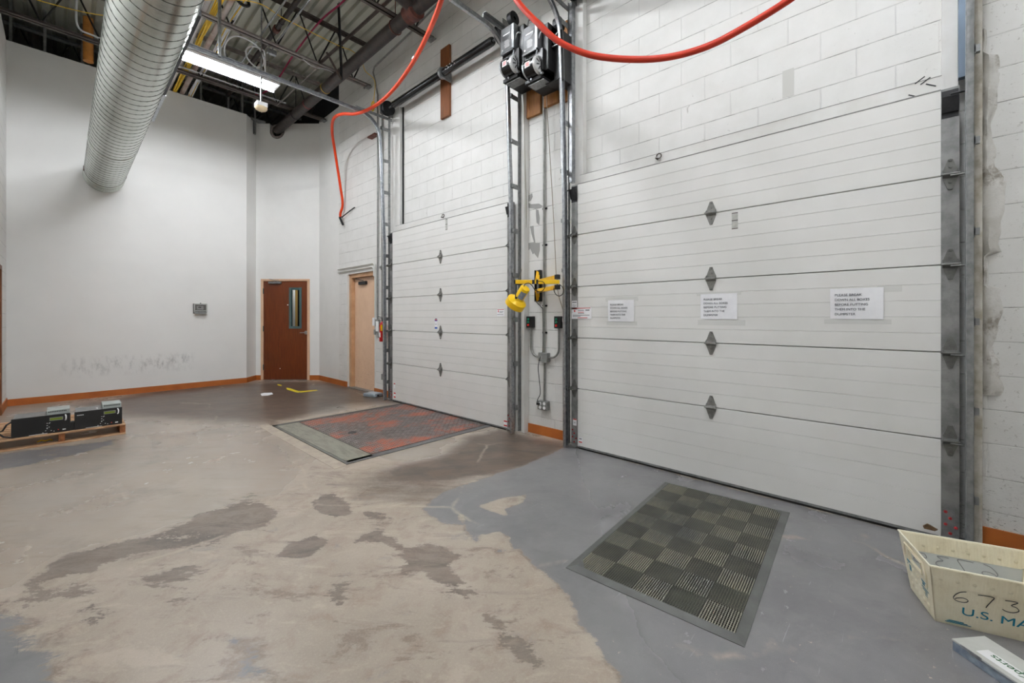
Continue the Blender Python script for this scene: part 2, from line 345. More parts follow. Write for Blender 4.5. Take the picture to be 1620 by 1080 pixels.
# ------------------------------------------------------------------ walls
def block_mat(rough_low=False):
    t = NT('painted concrete block'); sx = t.n('ShaderNodeSeparateXYZ'); t.l(t.g, sx.inputs[0])
    cb = t.n('ShaderNodeCombineXYZ'); t.v(cb.inputs[0], t.math('ADD', sx.outputs[1], .2032-.03)); t.l(sx.outputs[2], cb.inputs[1])
    jn = t.noise(9, 4, .6); 
    br = t.n('ShaderNodeTexBrick'); br.offset = .5; br.inputs['Scale'].default_value = 1; br.inputs['Brick Width'].default_value = .4064; br.inputs['Row Height'].default_value = .2032
    br.inputs['Mortar Size'].default_value = .0045; br.inputs['Mortar Smooth'].default_value = .35; br.inputs['Bias'].default_value = 0
    t.l(cb.outputs[0], br.inputs['Vector']); fac = br.outputs['Fac']
    # bed joints only (patchy dark line: joint shade put into the colour)
    row = t.math('MODULO', t.math('ADD', sx.outputs[2], .1016*10+.1016), .2032); dz = t.math('ABSOLUTE', t.math('SUBTRACT', row, .1016))
    bed = t.ramp(dz, .0012, .0040, 1, 0)
    low = t.ramp(sx.outputs[2], 0, 1.1, 1, 0)
    bed_shade = t.math('MULTIPLY', bed, t.ramp(t.noise(5, 6, .7), .42, .62))
    c = t.mix(t.ramp(t.noise(4, 5, .6), .35, .7), (222, 221, 218), (214, 213, 209))
    spk = t.ramp(t.noise(70, 5, .7), .66, .72, 0, .5)
    c = t.mix(spk, c, (182, 180, 174))
    c = t.mix(t.math('MAXIMUM', t.math('MULTIPLY', bed_shade, .8), t.math('MULTIPLY', bed, .20)), c, (96, 92, 86)); c = t.mix(t.math('MULTIPLY', fac, .10), c, (186, 184, 180))
    c = t.mix(t.math('MULTIPLY', t.ramp(t.noise(13, 6, .75, dist=.6), .66, .69), .55), c, (150, 146, 138))
    scuff = t.math('MULTIPLY', t.ramp(t.noise(38, 6, .75, stretch=(1, 1, 2.2)), .57, .62), t.ramp(t.math('ADD', sx.outputs[2], t.math('MULTIPLY', t.noise(4, 3), .5)), .35, .8, .9, 0))
    scuff = t.math('MULTIPLY', scuff, t.ramp(sx.outputs[1], -.2, .2, 1, .15)); sp2 = t.math('MULTIPLY', t.ramp(t.noise(42, 6, .8), .60, .64), t.ramp(sx.outputs[1], -.3, .1, .8, 0)); c = t.mix(t.math('MULTIPLY', sp2, .7), c, (150, 145, 136))
    c = t.mix(scuff, c, (98, 92, 84))
    t.col(c); t.b.inputs['Roughness'].default_value = .62
    h = t.math('ADD', t.math('MULTIPLY', fac, -1.0), t.math('MULTIPLY', t.noise(90, 4, .6), .16)); h = t.math('ADD', h, t.math('MULTIPLY', t.noise(8, 3), .35))
    t.bump(h, .65, .008); return t.m
MT['block'] = block_mat()
def wall_with_holes(name, mat, X0, X1, y0, y1, z0, z1, holes):
    """a wall slab along Y with rectangular openings [(ya, yb, za, zb)]"""
    mb = MB(); ys = sorted({y0, y1} | {h[0] for h in holes} | {h[1] for h in holes}); zs = sorted({z0, z1} | {h[2] for h in holes} | {h[3] for h in holes})
    for a, b in zip(ys, ys[1:]):
        for c, d in zip(zs, zs[1:]):
            if any(h[0] <= a and b <= h[1] and h[2] <= c and d <= h[3] for h in holes): continue
            mb.box(X0, X1, a, b, c, d)
    return mb.build(name, mat, kind='structure')
BD = (6.90, 7.95, 0, 2.215)          # opening of the beige door
wall_with_holes('wall_right', MT['block'], WX, WX+.22, -2.2, 8.33, 0, 6.9, [BD])
MB().box(WX+.01, WX+.22, 8.33, 9.31, 0, TOP+.02).build('wall_corner_right', MT['drywall'], kind='structure')
# far wall with scuffs
t = NT('scuffed drywall'); sx = t.n('ShaderNodeSeparateXYZ'); t.l(t.g, sx.inputs[0])
band = t.math('MULTIPLY', t.ramp(sx.outputs[2], .33, .5), t.ramp(sx.outputs[2], .72, .60)) ; bx = t.math('MULTIPLY', t.ramp(sx.outputs[0], -.15, .3), t.ramp(sx.outputs[0], 1.75, 1.55))
sm = t.math('MULTIPLY', t.math('MULTIPLY', band, bx), t.ramp(t.noise(7, 8, .75, stretch=(2.2, 1, .8)), .47, .66, 0, .6))
sm2 = t.math('MULTIPLY', t.ramp(sx.outputs[2], .1, .5, 1, 0), t.ramp(t.noise(26, 5, .7), .66, .72, 0, .3))
c = t.mix(t.ramp(t.noise(2, 4), .3, .7), (226, 225, 222), (222, 221, 218)); c = t.mix(t.math('MAXIMUM', sm, sm2), c, (128, 127, 124)); t.col(c)
t.b.inputs['Roughness'].default_value = .7; t.bump(t.noise(220, 3), .04, .004); MT['farwall'] = t.m
CA = Vector((2.605, 10.05, 0)); CB = Vector((2.857, 10.323, 0)); CD = Vector((3.80, 9.31, 0))
MB().box(LX-.12, 2.605, 10.04, 10.16, 0, TOP).build('wall_far', MT['farwall'], kind='structure')
def slab(a, b, th, z0, z1, name, mat, side=1, **k):
    d = (b-a).normalized(); nrm = Vector((-d.y, d.x, 0))*th*side; p = [a, b, b+nrm, a+nrm]
    return MB().prism([q+Vector((0, 0, z0)) for q in p], (0, 0, z1-z0)).build(name, mat, **k)
slab(CA, CB, .12, 0, TOP, 'wall_corner_left', MT['drywall'], 1, kind='structure')
# corner wall with the wooden door: parallel to the picture plane; local frame u (right), n (into the wall)
U = Vector((CC, -SS, 0)); N = Vector((SS, CC, 0)); ZD = 9.13
def cw(x, z, d=0.): return U*x + N*(ZD+d) + Vector((0, 0, z))
uL = CB.dot(U)-.01; uR = CD.dot(U)+.01; dL, dR = -5.485, -4.418; dT = 2.205
mb = MB()
def cbox(mb, x0, x1, z0, z1, d0, d1):
    return mb.prism([cw(x0, z0, d0), cw(x1, z0, d0), cw(x1, z0, d1), cw(x0, z0, d1)], (0, 0, z1-z0))
cbox(mb, uL, dL, 0, TOP-.02, 0, .13); cbox(mb, dR, uR, 0, TOP-.02, 0, .13)
# round hole around the main pipe is cut as a notch in the wall's top edge
pc = (3.17-SS*ZD)/CC; cbox(mb, dL, pc-.16, dT, TOP-.02, 0, .13); cbox(mb, pc+.16, dR, dT, TOP-.02, 0, .13)
prof = [cw(pc-.16, dT)]+[cw(pc+.16*math.cos(a), 5.43+.16*math.sin(a)) for a in [PI+PI*i/12 for i in range(13)]]+[cw(pc+.16, dT)]
mb.prism(prof, N*.13)
mb.build('wall_corner_door', MT['drywall'], kind='structure')
# left wall pieces
wall_with_holes('wall_left', MT['block'], LX-.2, LX, -2.2, 10.04, 0, TOP, [(7.2, 9.22, 0, 2.05)])
MB().box(LX-.12, LX-.09, 7.2, 9.22, 0, 2.05).build('door_3', MT['doorframe'], kind='structure')
MB().box(LX-.02, LX+.012, 9.16, 9.24, 0, 2.08).box(LX-.02, LX+.012, 7.18, 7.24, 0, 2.08).box(LX-.02, LX+.012, 7.18, 9.24, 2.03, 2.09).build('trim_5', MT['plankdark'], kind='structure')
MB().box(LX-.2, WX+.22, -2.3, -2.1, 0, DECK).build('wall_back', MT['drywall'], kind='structure')
# the dark hall beyond the partitions
MB().box(-7, 7, 15.5, 15.7, 0, 7).build('wall_beyond_far', MT['dark'], kind='structure')
MB().box(-7.2, -7, -2.3, 15.7, 0, 7).build('wall_beyond_left', MT['dark'], kind='structure')
MB().box(-7, LX-.21, -2.3, 15.7, -.02, .0).box(LX-.2, 7, 10.55, 15.7, -.02, 0).build('floor_beyond', MT['dark'], kind='structure')
MB().box(WX+.22, WX+.4, 8.3, 15.7, 0, 7).build('wall_beyond_right', MT['dark'], kind='structure')
# baseboards
def base(name, a, b, side=1, h=.105): slab(a, b, .012, 0, h, name, MT['wood_base'], side, kind='structure')
base('baseboard_far', Vector((LX, 10.04, 0)), Vector((2.605, 10.04, 0)), -1)
base('baseboard_corner_left', CA, CB, -1)
base('baseboard_corner_door_left', cw(uL, 0), cw(dL, 0), -1); base('baseboard_corner_door_right', cw(dR, 0), cw(uR, 0), -1)
base('baseboard_right_far', Vector((WX+.01, 9.31, 0)), Vector((WX+.0, 7.95, 0)), -1)
base('baseboard_right_by_track', Vector((WX, 6.90, 0)), Vector((WX, 6.40, 0)), -1)
base('baseboard_right_between', Vector((WX, 3.39, 0)), Vector((WX, 2.69, 0)), -1)
base('baseboard_right_near', Vector((WX, -.345, 0)), Vector((WX, -2.1, 0)), -1)
base('baseboard_left', Vector((LX, 10.04, 0)), Vector((LX, 9.24, 0)), 1, .13)
# ------------------------------------------------------------------ roof deck
mb = MB(); x = -7.0; prof = []
while x < 7:
    prof += [(x, DECK), (x+.092, DECK), (x+.104, DECK+.06), (x+.138, DECK+.06)]; x += .15
vs = [(a, -2.3, b) for a, b in prof]+[(a, 15.7, b) for a, b in prof]; n = len(prof)
mb.add(vs, [(i, i+1, n+i+1, n+i) for i in range(n-1)]); mb.build('ceiling', MT['deck'], kind='structure')
# ------------------------------------------------------------------ wooden door
d1 = thing('door_1', cw((dL+dR)/2, 0), 'dark cherry wood door with narrow glass slot in the angled corner wall', 'door', kind='structure')
mb = MB(); cbox(mb, dL, dL+.055, 0, dT, -.012, .13); cbox(mb, dR-.055, dR, 0, dT, -.012, .13); cbox(mb, dL+.055, dR-.055, dT-.045, dT, -.012, .13)
mb.build('door_frame', MT['doorframe'], d1, bev=.003)
l0, l1 = dL+.058, dR-.058; g0, g1, gz0, gz1 = -4.845, -4.625, 1.15, 1.99
mb = MB()
for a, b, c_, d_ in ((l0, g0, .012, 2.158), (g1, l1, .012, 2.158), (g0, g1, .012, gz0), (g0, g1, gz1, 2.158)): cbox(mb, a, b, c_, d_, .004, .045)
mb.build('door_leaf', MT['cherry'], d1)
mb = MB(); wf = .035
for a, b, c_, d_ in ((g0-.028, g0+.022, gz0-.03, gz1+.03), (g1-.022, g1+.028, gz0-.03, gz1+.03), (g0+.022, g1-.022, gz0-.03, gz0+.022), (g0+.022, g1-.022, gz1-.022, gz1+.03)): cbox(mb, a, b, c_, d_, -.006, .05)
mb.build('glass_frame', MT['tealframe'], d1, bev=.002)
gl = NT('door glass'); gl.b.inputs['Transmission Weight'].default_value = 1; gl.b.inputs['Roughness'].default_value = .02; gl.col((240, 244, 240)); gl.b.inputs['IOR'].default_value = 1.1
mb = MB(); cbox(mb, g0+.02, g1-.02, gz0+.02, gz1-.02, .02, .026); mb.build('glass_pane', gl.m, d1)
mb = MB(); mb.lathe([(0, -.012), (.038, -.012), (.04, -.004), (.04, .004), (0, .004)], cw(-4.50, 1.035, 0), N, 20)
mb.tube([cw(-4.50, 1.035, -.012), cw(-4.50, 1.035, -.05), cw(-4.53, 1.035, -.055), cw(-4.61, 1.033, -.052)], .009, 8); mb.build('door_handle', MT['galv'], d1, smooth=40)
mb = MB(); cbox(mb, -5.30, -5.03, 2.10, 2.145, -.055, .004); mb.bar(cw(-5.1, 2.15, -.03), cw(-5.22, 2.19, -.16), .02, .008); mb.bar(cw(-5.22, 2.19, -.16), cw(-5.08, 2.18, -.02), .02, .008)
mb.build('door_closer', MT['galvflat'], d1, bev=.004)
for z in (.22, 1.06, 1.88):
    mb = MB(); mb.cyl(cw(l0-.004, z, -.006), cw(l0-.004, z+.12, -.006), .009, 8); mb.build('door_hinge', MT['tealframe'], d1)
mb = MB(); mb.cyl(cw(-4.9, 1.64, -.004), cw(-4.9, 1.64, .004), .012, 10); mb.cyl(cw(-5.07, .25, -.002), cw(-5.07, .25, .004), .008, 8); mb.build('door_viewer', MT['tag'], d1)
# what shows behind the little window: a lit corridor wall and a door edge
mb = MB(); cbox(mb, dL-.6, dR+.8, 0, 2.6, 1.4, 1.45); cbox(mb, dL-.6, dR+.8, 2.6, 2.65, .13, 1.45); mb.build('wall_corridor', M('corridor tan', (208, 170, 100), .7), kind='structure')
mb = MB(); cbox(mb, -5.42, -5.255, 0, 2.3, .9, 1.0); mb.build('trim_6', MT['drywall'], kind='structure')
cl = bpy.data.lights.new('corridor_light', 'AREA'); co_ = bpy.data.objects.new('corridor_light', cl); COL.objects.link(co_); cl.size = .5; cl.energy = 16; co_.location = cw(-4.75, 2.55, .8)
# ------------------------------------------------------------------ beige door in the dock wall
d2 = thing('door_2', (WX+.1, 7.4, 0), 'scuffed peach-beige steel door set deep in the block wall', 'door', kind='structure')
mb = MB(); X0 = WX+.03; X1 = WX+.2
mb.box(X0, X1, 7.85, 7.94, 0, 2.205); mb.box(X0, X1, 6.905, 6.96, 0, 2.205); mb.box(X0, X1, 6.96, 7.85, 2.13, 2.205); mb.build('door_frame', M('tan frame', (198, 156, 118), .5, c2=(180, 138, 100), vs=6), d2, bev=.004)
t = NT('scuffed beige steel'); c = t.mix(t.ramp(t.noise(5, 6), .35, .7), (222, 188, 158), (214, 178, 148)); sx = t.n('ShaderNodeSeparateXYZ'); t.l(t.g, sx.inputs[0])
c = t.mix(t.math('MULTIPLY', t.ramp(t.noise(16, 7, .75, stretch=(1, 1, 3)), .56, .66, 0, .6), t.ramp(sx.outputs[2], .2, 1., 1, .1)), c, (120, 96, 76)); t.col(c); t.b.inputs['Roughness'].default_value = .45
MB().box(WX+.10, WX+.145, 6.965, 7.845, .012, 2.125).build('door_leaf', t.m, d2)
mb = MB(); mb.box(WX+.05, WX+.098, 7.35, 7.62, 1.99, 2.05); mb.bar((WX+.07, 7.45, 2.06), (WX-.02, 7.6, 2.1), .02, .01); mb.bar((WX-.02, 7.6, 2.1), (WX+.08, 7.75, 2.125), .02, .01); mb.build('door_closer', MT['darksteel'], d2, bev=.004)
mb = MB(); mb.box(WX-.002, WX+.03, 7.94, 7.99, 0, 2.26).box(WX-.002, WX+.03, 6.86, 6.905, 0, 2.26).box(WX-.002, WX+.03, 6.905, 7.94, 2.205, 2.26); mb.build('door_casing', MT['trimwhite'], d2)
MB().box(WX-.01, WX+.15, 6.91, 7.94, 0, .012).build('threshold', MT['galvflat'], d2)
# ------------------------------------------------------------------ dock doors
DX = 3.648
t = NT('dock door white'); c = t.mix(t.ramp(t.noise(3, 5), .3, .7), (226, 225, 222), (220, 219, 215)); c = t.mix(t.ramp(t.noise(40, 6, .75), .68, .72, 0, .25), c, (160, 156, 150)); t.col(c)
t.b.inputs['Roughness'].default_value = .5; t.bump(t.noise(160, 3, .6), .12, .003); MT['dock'] = t.m
JOINTS = [.02, .623, 1.153, 1.685, 2.226, 2.752]
def hinge_mb(mb, y, z, x=DX, w_=.038, h=.096):
    """diamond shaped hinge: two tapering leaves, a knuckle and bolts"""
    for s in (1, -1):
        mb.prism([(x, y-w_, z+s*.012), (x, y+w_, z+s*.012), (x, y+w_, z+s*.02), (x, y+.010, z+s*h), (x, y-.010, z+s*h), (x, y-w_, z+s*.02)], (-.004, 0, 0))
        for zz in (.045, .085): mb.cyl((x-.003, y, z+s*zz), (x-.011, y, z+s*zz), .008, 8)
        mb.prism([(x, y+s*w_, z+.03), (x, y+s*w_, z-.02), (x-.03, y+s*w_, z-.006), (x-.03, y+s*w_, z+.008)], (0, -s*.004, 0))
    mb.cyl((x-.024, y-w_-.008, z), (x-.024, y+w_+.008, z), .0075, 10)
    mb.prism([(x-.003, y-w_, z+.016), (x-.003, y+w_, z+.016), (x-.03, y+w_, z+.006), (x-.03, y-w_, z+.006)], (0, 0, -.004))
    mb.prism([(x-.003, y-w_, z-.02), (x-.003, y+w_, z-.02), (x-.026, y+w_, z-.006), (x-.026, y-w_, z-.006)], (0, 0, .004))
    return mb
def dock_door(name, y0, y1, yc, label):
    root = thing(name, (DX+.02, (y0+y1)/2, 0), label, 'dock door', 'sectional dock doors', kind='structure')
    for i in range(5):
        z0, z1 = JOINTS[i], JOINTS[i+1]; H = z1-z0; pr = [(DX+.045, z0+.003), (DX+.004, z0+.003), (DX, z0+.006)]
        cuts = [H*k for k in ((.215, .405, .595, .785) if i else (.24, .43, .62, .81))]
        for cth in cuts: pr += [(DX, z0+cth-.0025), (DX+.003, z0+cth-.001), (DX+.003, z0+cth+.001), (DX, z0+cth+.0025)]
        pr += [(DX, z1-.006), (DX+.004, z1-.003), (DX+.045, z1-.003)]
        mb = MB(); n = len(pr); vs = [(a, y0, b) for a, b in pr]+[(a, y1, b) for a, b in pr]
        mb.add(vs, [(k, (k+1) % n, n+(k+1) % n, n+k) for k in range(n)]+[tuple(range(n))[::-1], tuple(range(n, 2*n))]); mb.build('door_panel', MT['dock'], root)
    MB().box(DX-.0008, DX+.03, y0, y1, 2.7495, 2.7555).build('top_edge_strip', MT['hinge'], root)
    MB().box(DX+.006, DX+.04, y0, y1, .0, .03).build('bottom_seal', MT['rubber'], root)
    MB().box(DX-.002, DX+.0, y0+.01, y1-.01, .024, .034).box(DX-.005, DX, y0+.01, y1-.01, .018, .024).build('bottom_rail', MT['galvflat'], root)
    for ya, yb in ((y0-.078, y0), (y1, y1+.078)):
        mb = MB().box(DX-.003, DX+.04, ya, yb, .03, 2.75)
        ym = (ya+yb)/2; 
        for i in range(5):
            zc = (JOINTS[i]+JOINTS[i+1])/2
            mb.box(DX-.004, DX-.003, ya, yb, JOINTS[i]+.004, JOINTS[i+1]-.004)
            for dy, dz in ((-.02, .05), (.008, .08), (.008, .02), (.008, -.05), (-.02, -.08), (.026, 0)): mb.box(DX-.0055, DX-.004, ym+dy-.002, ym+dy+.002, zc+dz-.002, zc+dz+.002)
        st = mb.build('end_stile', MT['stile'], root)
        pl = MB().prism([(DX-.004, ya+.002, .03), (DX-.004, yb-.002, .03), (DX-.004, yb-.002, .20), (DX-.004, ym+.01, .225), (DX-.004, ya+.002, .17)], (-.004, 0, 0)).build('corner_bracket', MT['galvflat'], root)
        mb = MB()
        for dy, dz in ((-.022, .19), (.0, .155), (-.022, .115), (.026, .105), (.0, .065)): mb.lathe([(0, .006), (.007, .006), (.009, 0)], (DX-.008, ym-dy*.9, dz), (-1, 0, 0), 10)
        mb.build('bolt_heads', MT['redbolt'], pl)
        for z in JOINTS[1:5]:
            mb = hinge_mb(MB(), ym, z, DX-.004, .033, .092)
            s = -1 if ya < y0 else 1
            mb.cyl((DX-.03, ym, z-.012), (DX-.03, ym+s*.075, z-.012), .006, 8); mb.cyl((DX-.03, ym+s*.06, z-.012), (DX-.03, ym+s*.078, z-.012), .019, 14)
            mb.build('hinge', MT['hinge_end'], root, smooth=30)
        # top roller bracket
        mb = MB(); mb.box(DX-.006, DX-.004, ya+.004, yb-.002, 2.57, 2.735); mb.box(DX-.045, DX-.006, ya+.004, yb-.002, 2.685, 2.69)
        mb.prism([(DX-.045, ya+.004, 2.69), (DX-.006, ya+.004, 2.60), (DX-.006, ya+.004, 2.69)], (0, .004, 0)); mb.prism([(DX-.045, yb-.006, 2.69), (DX-.006, yb-.006, 2.60), (DX-.006, yb-.006, 2.69)], (0, .004, 0))
        s = -1 if ya < y0 else 1
        mb.prism([(DX-.045, ya+.004, 2.69), (DX-.045, yb-.002, 2.69), (DX-.02, yb-.002, 2.60), (DX-.02, ya+.004, 2.60)], (.003, 0, 0))
        mb.cyl((DX-.03, ym, 2.70), (DX-.03, ym+s*.08, 2.70), .007, 8); mb.build('top_bracket', MT['darksteel'], root)
        mb = MB(); mb.box(DX-.03, DX-.004, ya+.004, yb-.002, .018, .04); mb.cyl((DX-.03, ym, .035), (DX-.03, ym+s*.075, .035), .009, 8); mb.build('bottom_bracket', MT['galvflat'], root)
    for z in JOINTS[1:5]: hinge_mb(MB(), yc, z).build('hinge', MT['hinge'], root, smooth=30)
    return root
near = dock_door('door_4', -.173, 2.469, 1.154, 'white sectional dock door with three paper notices taped across it')
far = dock_door('door_5', 3.479, 6.069, 4.795, 'white sectional dock door behind the steel pit plate, between yellow lamp and beige door')
# header plates and jamb plates of both openings (painted white)
k = 1
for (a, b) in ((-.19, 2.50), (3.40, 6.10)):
    MB().box(DX+.068, WX, a+.01, b-.01, 2.865, 2.869).build('trim_%d' % (k+50), MT['hinge'], kind='structure')  # thin dark strip stands in for the shade line along the header top
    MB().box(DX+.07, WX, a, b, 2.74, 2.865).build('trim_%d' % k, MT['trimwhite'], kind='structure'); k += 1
for a, b, z0, z1, xx in ((-.25, -.18, 2.74, 5.9, .075), (2.455, 2.555, 2.74, 5.9, .075), (3.265, 3.46, 0, 4.6, .058), (5.955, 5.972, 2.865, 4.8, .12), (5.99, 6.24, 0, 4.8, .085)):
    MB().box(DX+xx, WX, a, b, z0, z1).build('trim_%d' % (k+6), MT['trimwhite'] if xx != .12 else MT['darksteel'], kind='structure'); k += 1
MB().box(DX+.03, WX, -.345, -.312, 0, 6.2).build('trim_21', MT['beigewhite'], kind='structure')
MB().box(DX+.06, WX, -.34, -.285, 0, 6.2).build('trim_22', MT['galvflat'], kind='structure')
# ------------------------------------------------------------------ bar joists
JB, JT = 5.53, 6.27
def joist(y, x0, label, cb, ct, x1=3.79):
    root = thing('bar_joist', (1.8, y, JB), label, 'roof joist', 'steel bar joists under the roof deck')
    for nm, z, m_ in (('bottom_chord', JB, cb), ('top_chord', JT, ct)):
        mb = MB()
        for s in (-1, 1):
            mb.box(x0, x1, y+s*.008, y+s*.058, z-.003, z+.003); mb.box(x0, x1, y+s*.008, y+s*.014, z-.003 if z == JB else z-.05, z+.05 if z == JB else z+.003)
        mb.build(nm, m_, root)
    mb = MB(); xs = [2.85-.615*k for k in range(-1, 16)]
    for x in xs:
        if x < x0+.4: break
        a = (min(x, 3.52), y, JB+.02); mb.cyl(a, (min(x+.30, 3.75), y, JT-.02), .012, 8); mb.cyl(a, (x-.29, y, JT-.02), .012, 8)
    mb.build('web_rods', MT['web'], root)
    if x1 > 3.7: MB().box(3.70, 3.79, y-.07, y+.07, JB-.012, JB-.004).box(3.69, 3.71, y-.07, y+.07, JB-.03, JB).build('seat_plate', MT['galvflat'], root)
joist(7.05, -5, 'roof joist with lower chord coloured lamp-lit pale brown crossing above the lit fluorescent lamp', MT['joistgrey'], MT['joist'])
joist(5.15, -5, 'dark roof joist meeting the block wall beside the upright brown board', MT['joist'], MT['joist'])
joist(8.95, -5, 'roof joist deepest in the room, just before the tall drywall partition', MT['joist'], MT['joistgrey'])
joist(10.85, -6, 'grey roof joist half hidden in the dark beyond the drywall partition', MT['galvflat'], MT['galvflat'], 4.0)
joist(12.75, -6, 'faint roof joist in the dark hall beyond, past the grey one', MT['darksteel'], MT['galvflat'], 4.0)
# bridging and hangers near the main pipe
MB().bar((2.87, 7.05, 5.56), (3.40, 5.18, 6.22), .04, .005).bar((2.89, 7.05, 5.56), (3.42, 5.18, 6.22), .005, .04).build('bridging_bar', MT['joist'], **tg('brown angle iron brace rising from one roof joist to the next', 'brace'))
hb = thing('hanging_strut', (2.95, 6.4, 5.08), 'black angle strut with a slanted brown brace hanging before the big brown pipe', 'strut')
MB().tube([(2.90, 6.4, 6.25), (2.95, 6.4, 5.08)], 0, prof=[(-.02,-.02),(.02,-.02),(.02,-.014),(-.014,-.014),(-.014,.02),(-.02,.02)]).build('strut_bar', MT['darksteel'], hb)
MB().bar((2.72, 6.4, 5.40), (2.95, 6.4, 5.08), .035, .006, up=(0,1,0)).build('strut_brace', MT['joist'], hb)
# framing studs above the far partition
for i, x in enumerate((-.575, -.218, .205, .70, 1.15, 1.62, 1.85, 2.313, 2.563, 2.80)):
    l = ['thin steel stud above the far partition, beside the painted block wall', 'steel stud above the far partition, between the first stud and the orange pipe', 'steel stud directly beside the orange pipe above the partition',
         'steel stud above the partition hidden close behind the big duct', 'steel stud above the partition where yellow cables drop', 'steel stud above the partition under the lamp, by the dropping white cables',
         'steel stud above the partition, next after the white cables towards the detector', 'steel stud above the partition, second before the hanging detector', 'steel stud above the partition, last before the hanging detector', 'steel stud at the corner of the partition behind the hanging detector'][i]
    MB().box(x-.02, x+.02, 10.18, 10.185, TOP-.3, DECK).box(x-.02, x-.015, 10.18, 10.27, TOP-.3, DECK).box(x+.015, x+.02, 10.18, 10.27, TOP-.3, DECK).build('steel_stud', MT['galvflat'], **tg(l, 'stud', 'steel studs above the far partition'))
MB().box(-.6, 3.0, 10.17, 10.27, 5.60, 5.645).build('trim_30', MT['galvflat'], kind='structure')
# ------------------------------------------------------------------ main sprinkler pipe
r0 = thing('sprinkler_main_pipe', (3.17, 7.2, 5.34), 'big brown-black sprinkler pipe running under the joists into the corner wall', 'pipe')
MB().tube([(3.17, 9.95, 5.44), (3.17, 4.86, 5.44)], .088, 28).build('pipe', MT['pipe'], r0, smooth=60)
MB().lathe([(.088, -.09), (.112, -.085), (.112, .085), (.088, .09)], (3.17, 4.80, 5.44), (0, 1, 0), 28).lathe([(.088, -.14), (.125, -.12), (.125, -.02), (.112, 0)], (3.17, 4.80, 5.44), (0, 1, 0), 28).build('coupling', MT['rust'], r0, smooth=50)
MB().tube([(3.17, 4.8, 5.44), (3.17, 3.4, 5.44)], .088, 28).tube([(3.17, 4.72, 5.44), (2.95, 4.72, 5.50), (2.6, 4.72, 5.52)], .08, 20).build('branch_pipe', MT['pipe'], r0, smooth=60)
for y in (5.20, 8.9): MB().tube([(3.17+.096*math.cos(a), y, 5.435+.096*math.sin(a)) for a in [2*PI*k/24 for k in range(25)]], .007, 6).cyl((3.17, y, 5.53), (3.17, y, 6.2), .006, 6).build('clevis_hanger', MT['rust'] if y < 8 else MT['darksteel'], r0)
MB().lathe([(.089, -.01), (.091, 0), (.089, .01)], (3.17, 8.3, 5.44), (0, 1, 0), 28).build('painted_band', MT['redbolt'], r0)
MB().lathe([(.089, -.008), (.092, 0), (.089, .008)], (3.17, 7.5, 5.44), (0, 1, 0), 28).build('strap', MT['yellowcable'], r0)
MB().lathe([(.11, 0), (.15, -.004), (.15, .0)], cw(pc, 5.43, -.004), -N, 24).build('pipe_collar', MT['joistgrey'], r0)
# orange riser, black branch pipe
r1 = thing('orange_pipe', (.255, 8.6, 4.95), 'orange pipe hanging vertically between joist and far partition', 'pipe')
MB().cyl((.27, 9.9, DECK-.02), (.27, 9.9, 5.62), .065, 20).build('pipe', MT['orangepipe'], r1, smooth=60)
MB().lathe([(.069, -.012), (.072, 0), (.069, .012)], (.27, 9.9, 6.05), (0, 0, 1), 20).build('band', MT['darksteel'], r1)
r2 = thing('branch_pipe', (2.3, 7.2, 6.0), 'thin black sprinkler branch pipe with a brown coupling, running below the deck', 'pipe')
MB().cyl((2.30, 3.2, 5.95), (2.30, 10.2, 5.95), .035, 14).build('pipe', MT['pipe'], r2, smooth=60)
MB().lathe([(.036, -.05), (.052, -.045), (.052, .045), (.036, .05)], (2.30, 7.28, 5.95), (0, 1, 0), 16).build('coupling', MT['rust'], r2, smooth=40)
MB().tube([(2.3, 7.05, 5.99), (2.3, 7.05, 6.2)], .006, 6).lathe([(.037, -.01), (.043, 0), (.037, .01)], (2.3, 7.05, 5.95), (0, 1, 0), 16).build('hanger', MT['darksteel'], r2)
# ------------------------------------------------------------------ big spiral duct
r3 = thing('spiral_duct', (.463, 6, 3.5), 'large round spiral-seamed steel air duct running into the far wall', 'duct')
dc = Vector((.463, 0, 3.77)); R = .25
t = NT('spiral duct steel'); c = t.mix(t.ramp(t.noise(3, 5, .6, stretch=(1, .4, 1)), .35, .68), (206, 210, 204), (180, 185, 176))
c = t.mix(t.ramp(t.noise(24, 6, .7), .6, .72, 0, .3), c, (150, 152, 140)); t.col(c); t.b.inputs['Metallic'].default_value = .9; t.b.inputs['Roughness'].default_value = .24
t.bump(t.noise(5, 3), .12, .02); MT['duct'] = t.m
MB().tube([(.463, .2, 3.77), (.463, 10.04, 3.77)], R, 72, caps=False).build('duct_tube', t.m, r3, smooth=60)
n = 84; pts = []; pitch = .135; seg = 28
y = .2
path = []
k = 0
while y < 9.7:
    a = 2*PI*k/seg; path.append((.463+(R+.0012)*math.cos(a), y, 3.77+(R+.0012)*math.sin(a))); y += pitch/seg; k += 1
MB().tube(path, .0024, 4).build('spiral_seam', M('duct seam', (84, 86, 80), .5, .6), r3)
for yy in (7.9, 9.66): MB().lathe([(R, -.035), (R+.006, -.03), (R+.006, .03), (R, .035)], (.463, yy, 3.77), (0, 1, 0), 72).build('joint_band', MT['duct'], r3, smooth=40)
mb = MB(); mb.lathe([(R+.003, -.36), (R+.004, 0)], (.463, 10.04, 3.77), (0, 1, 0), 72)
for q in range(9): mb.lathe([(R+.004, -.006), (R+.008, 0), (R+.004, .006)], (.463, 9.72+q*.036, 3.77), (0, 1, 0), 60)
mb.build('wall_collar', MT['duct'], r3, smooth=40)
for s in (-1, 1): MB().box(.463+s*(R+.004)-.004, .463+s*(R+.004)+.004, 9.60, 9.67, 3.73, 3.80).build('band_clamp', MT['rust'], r3)
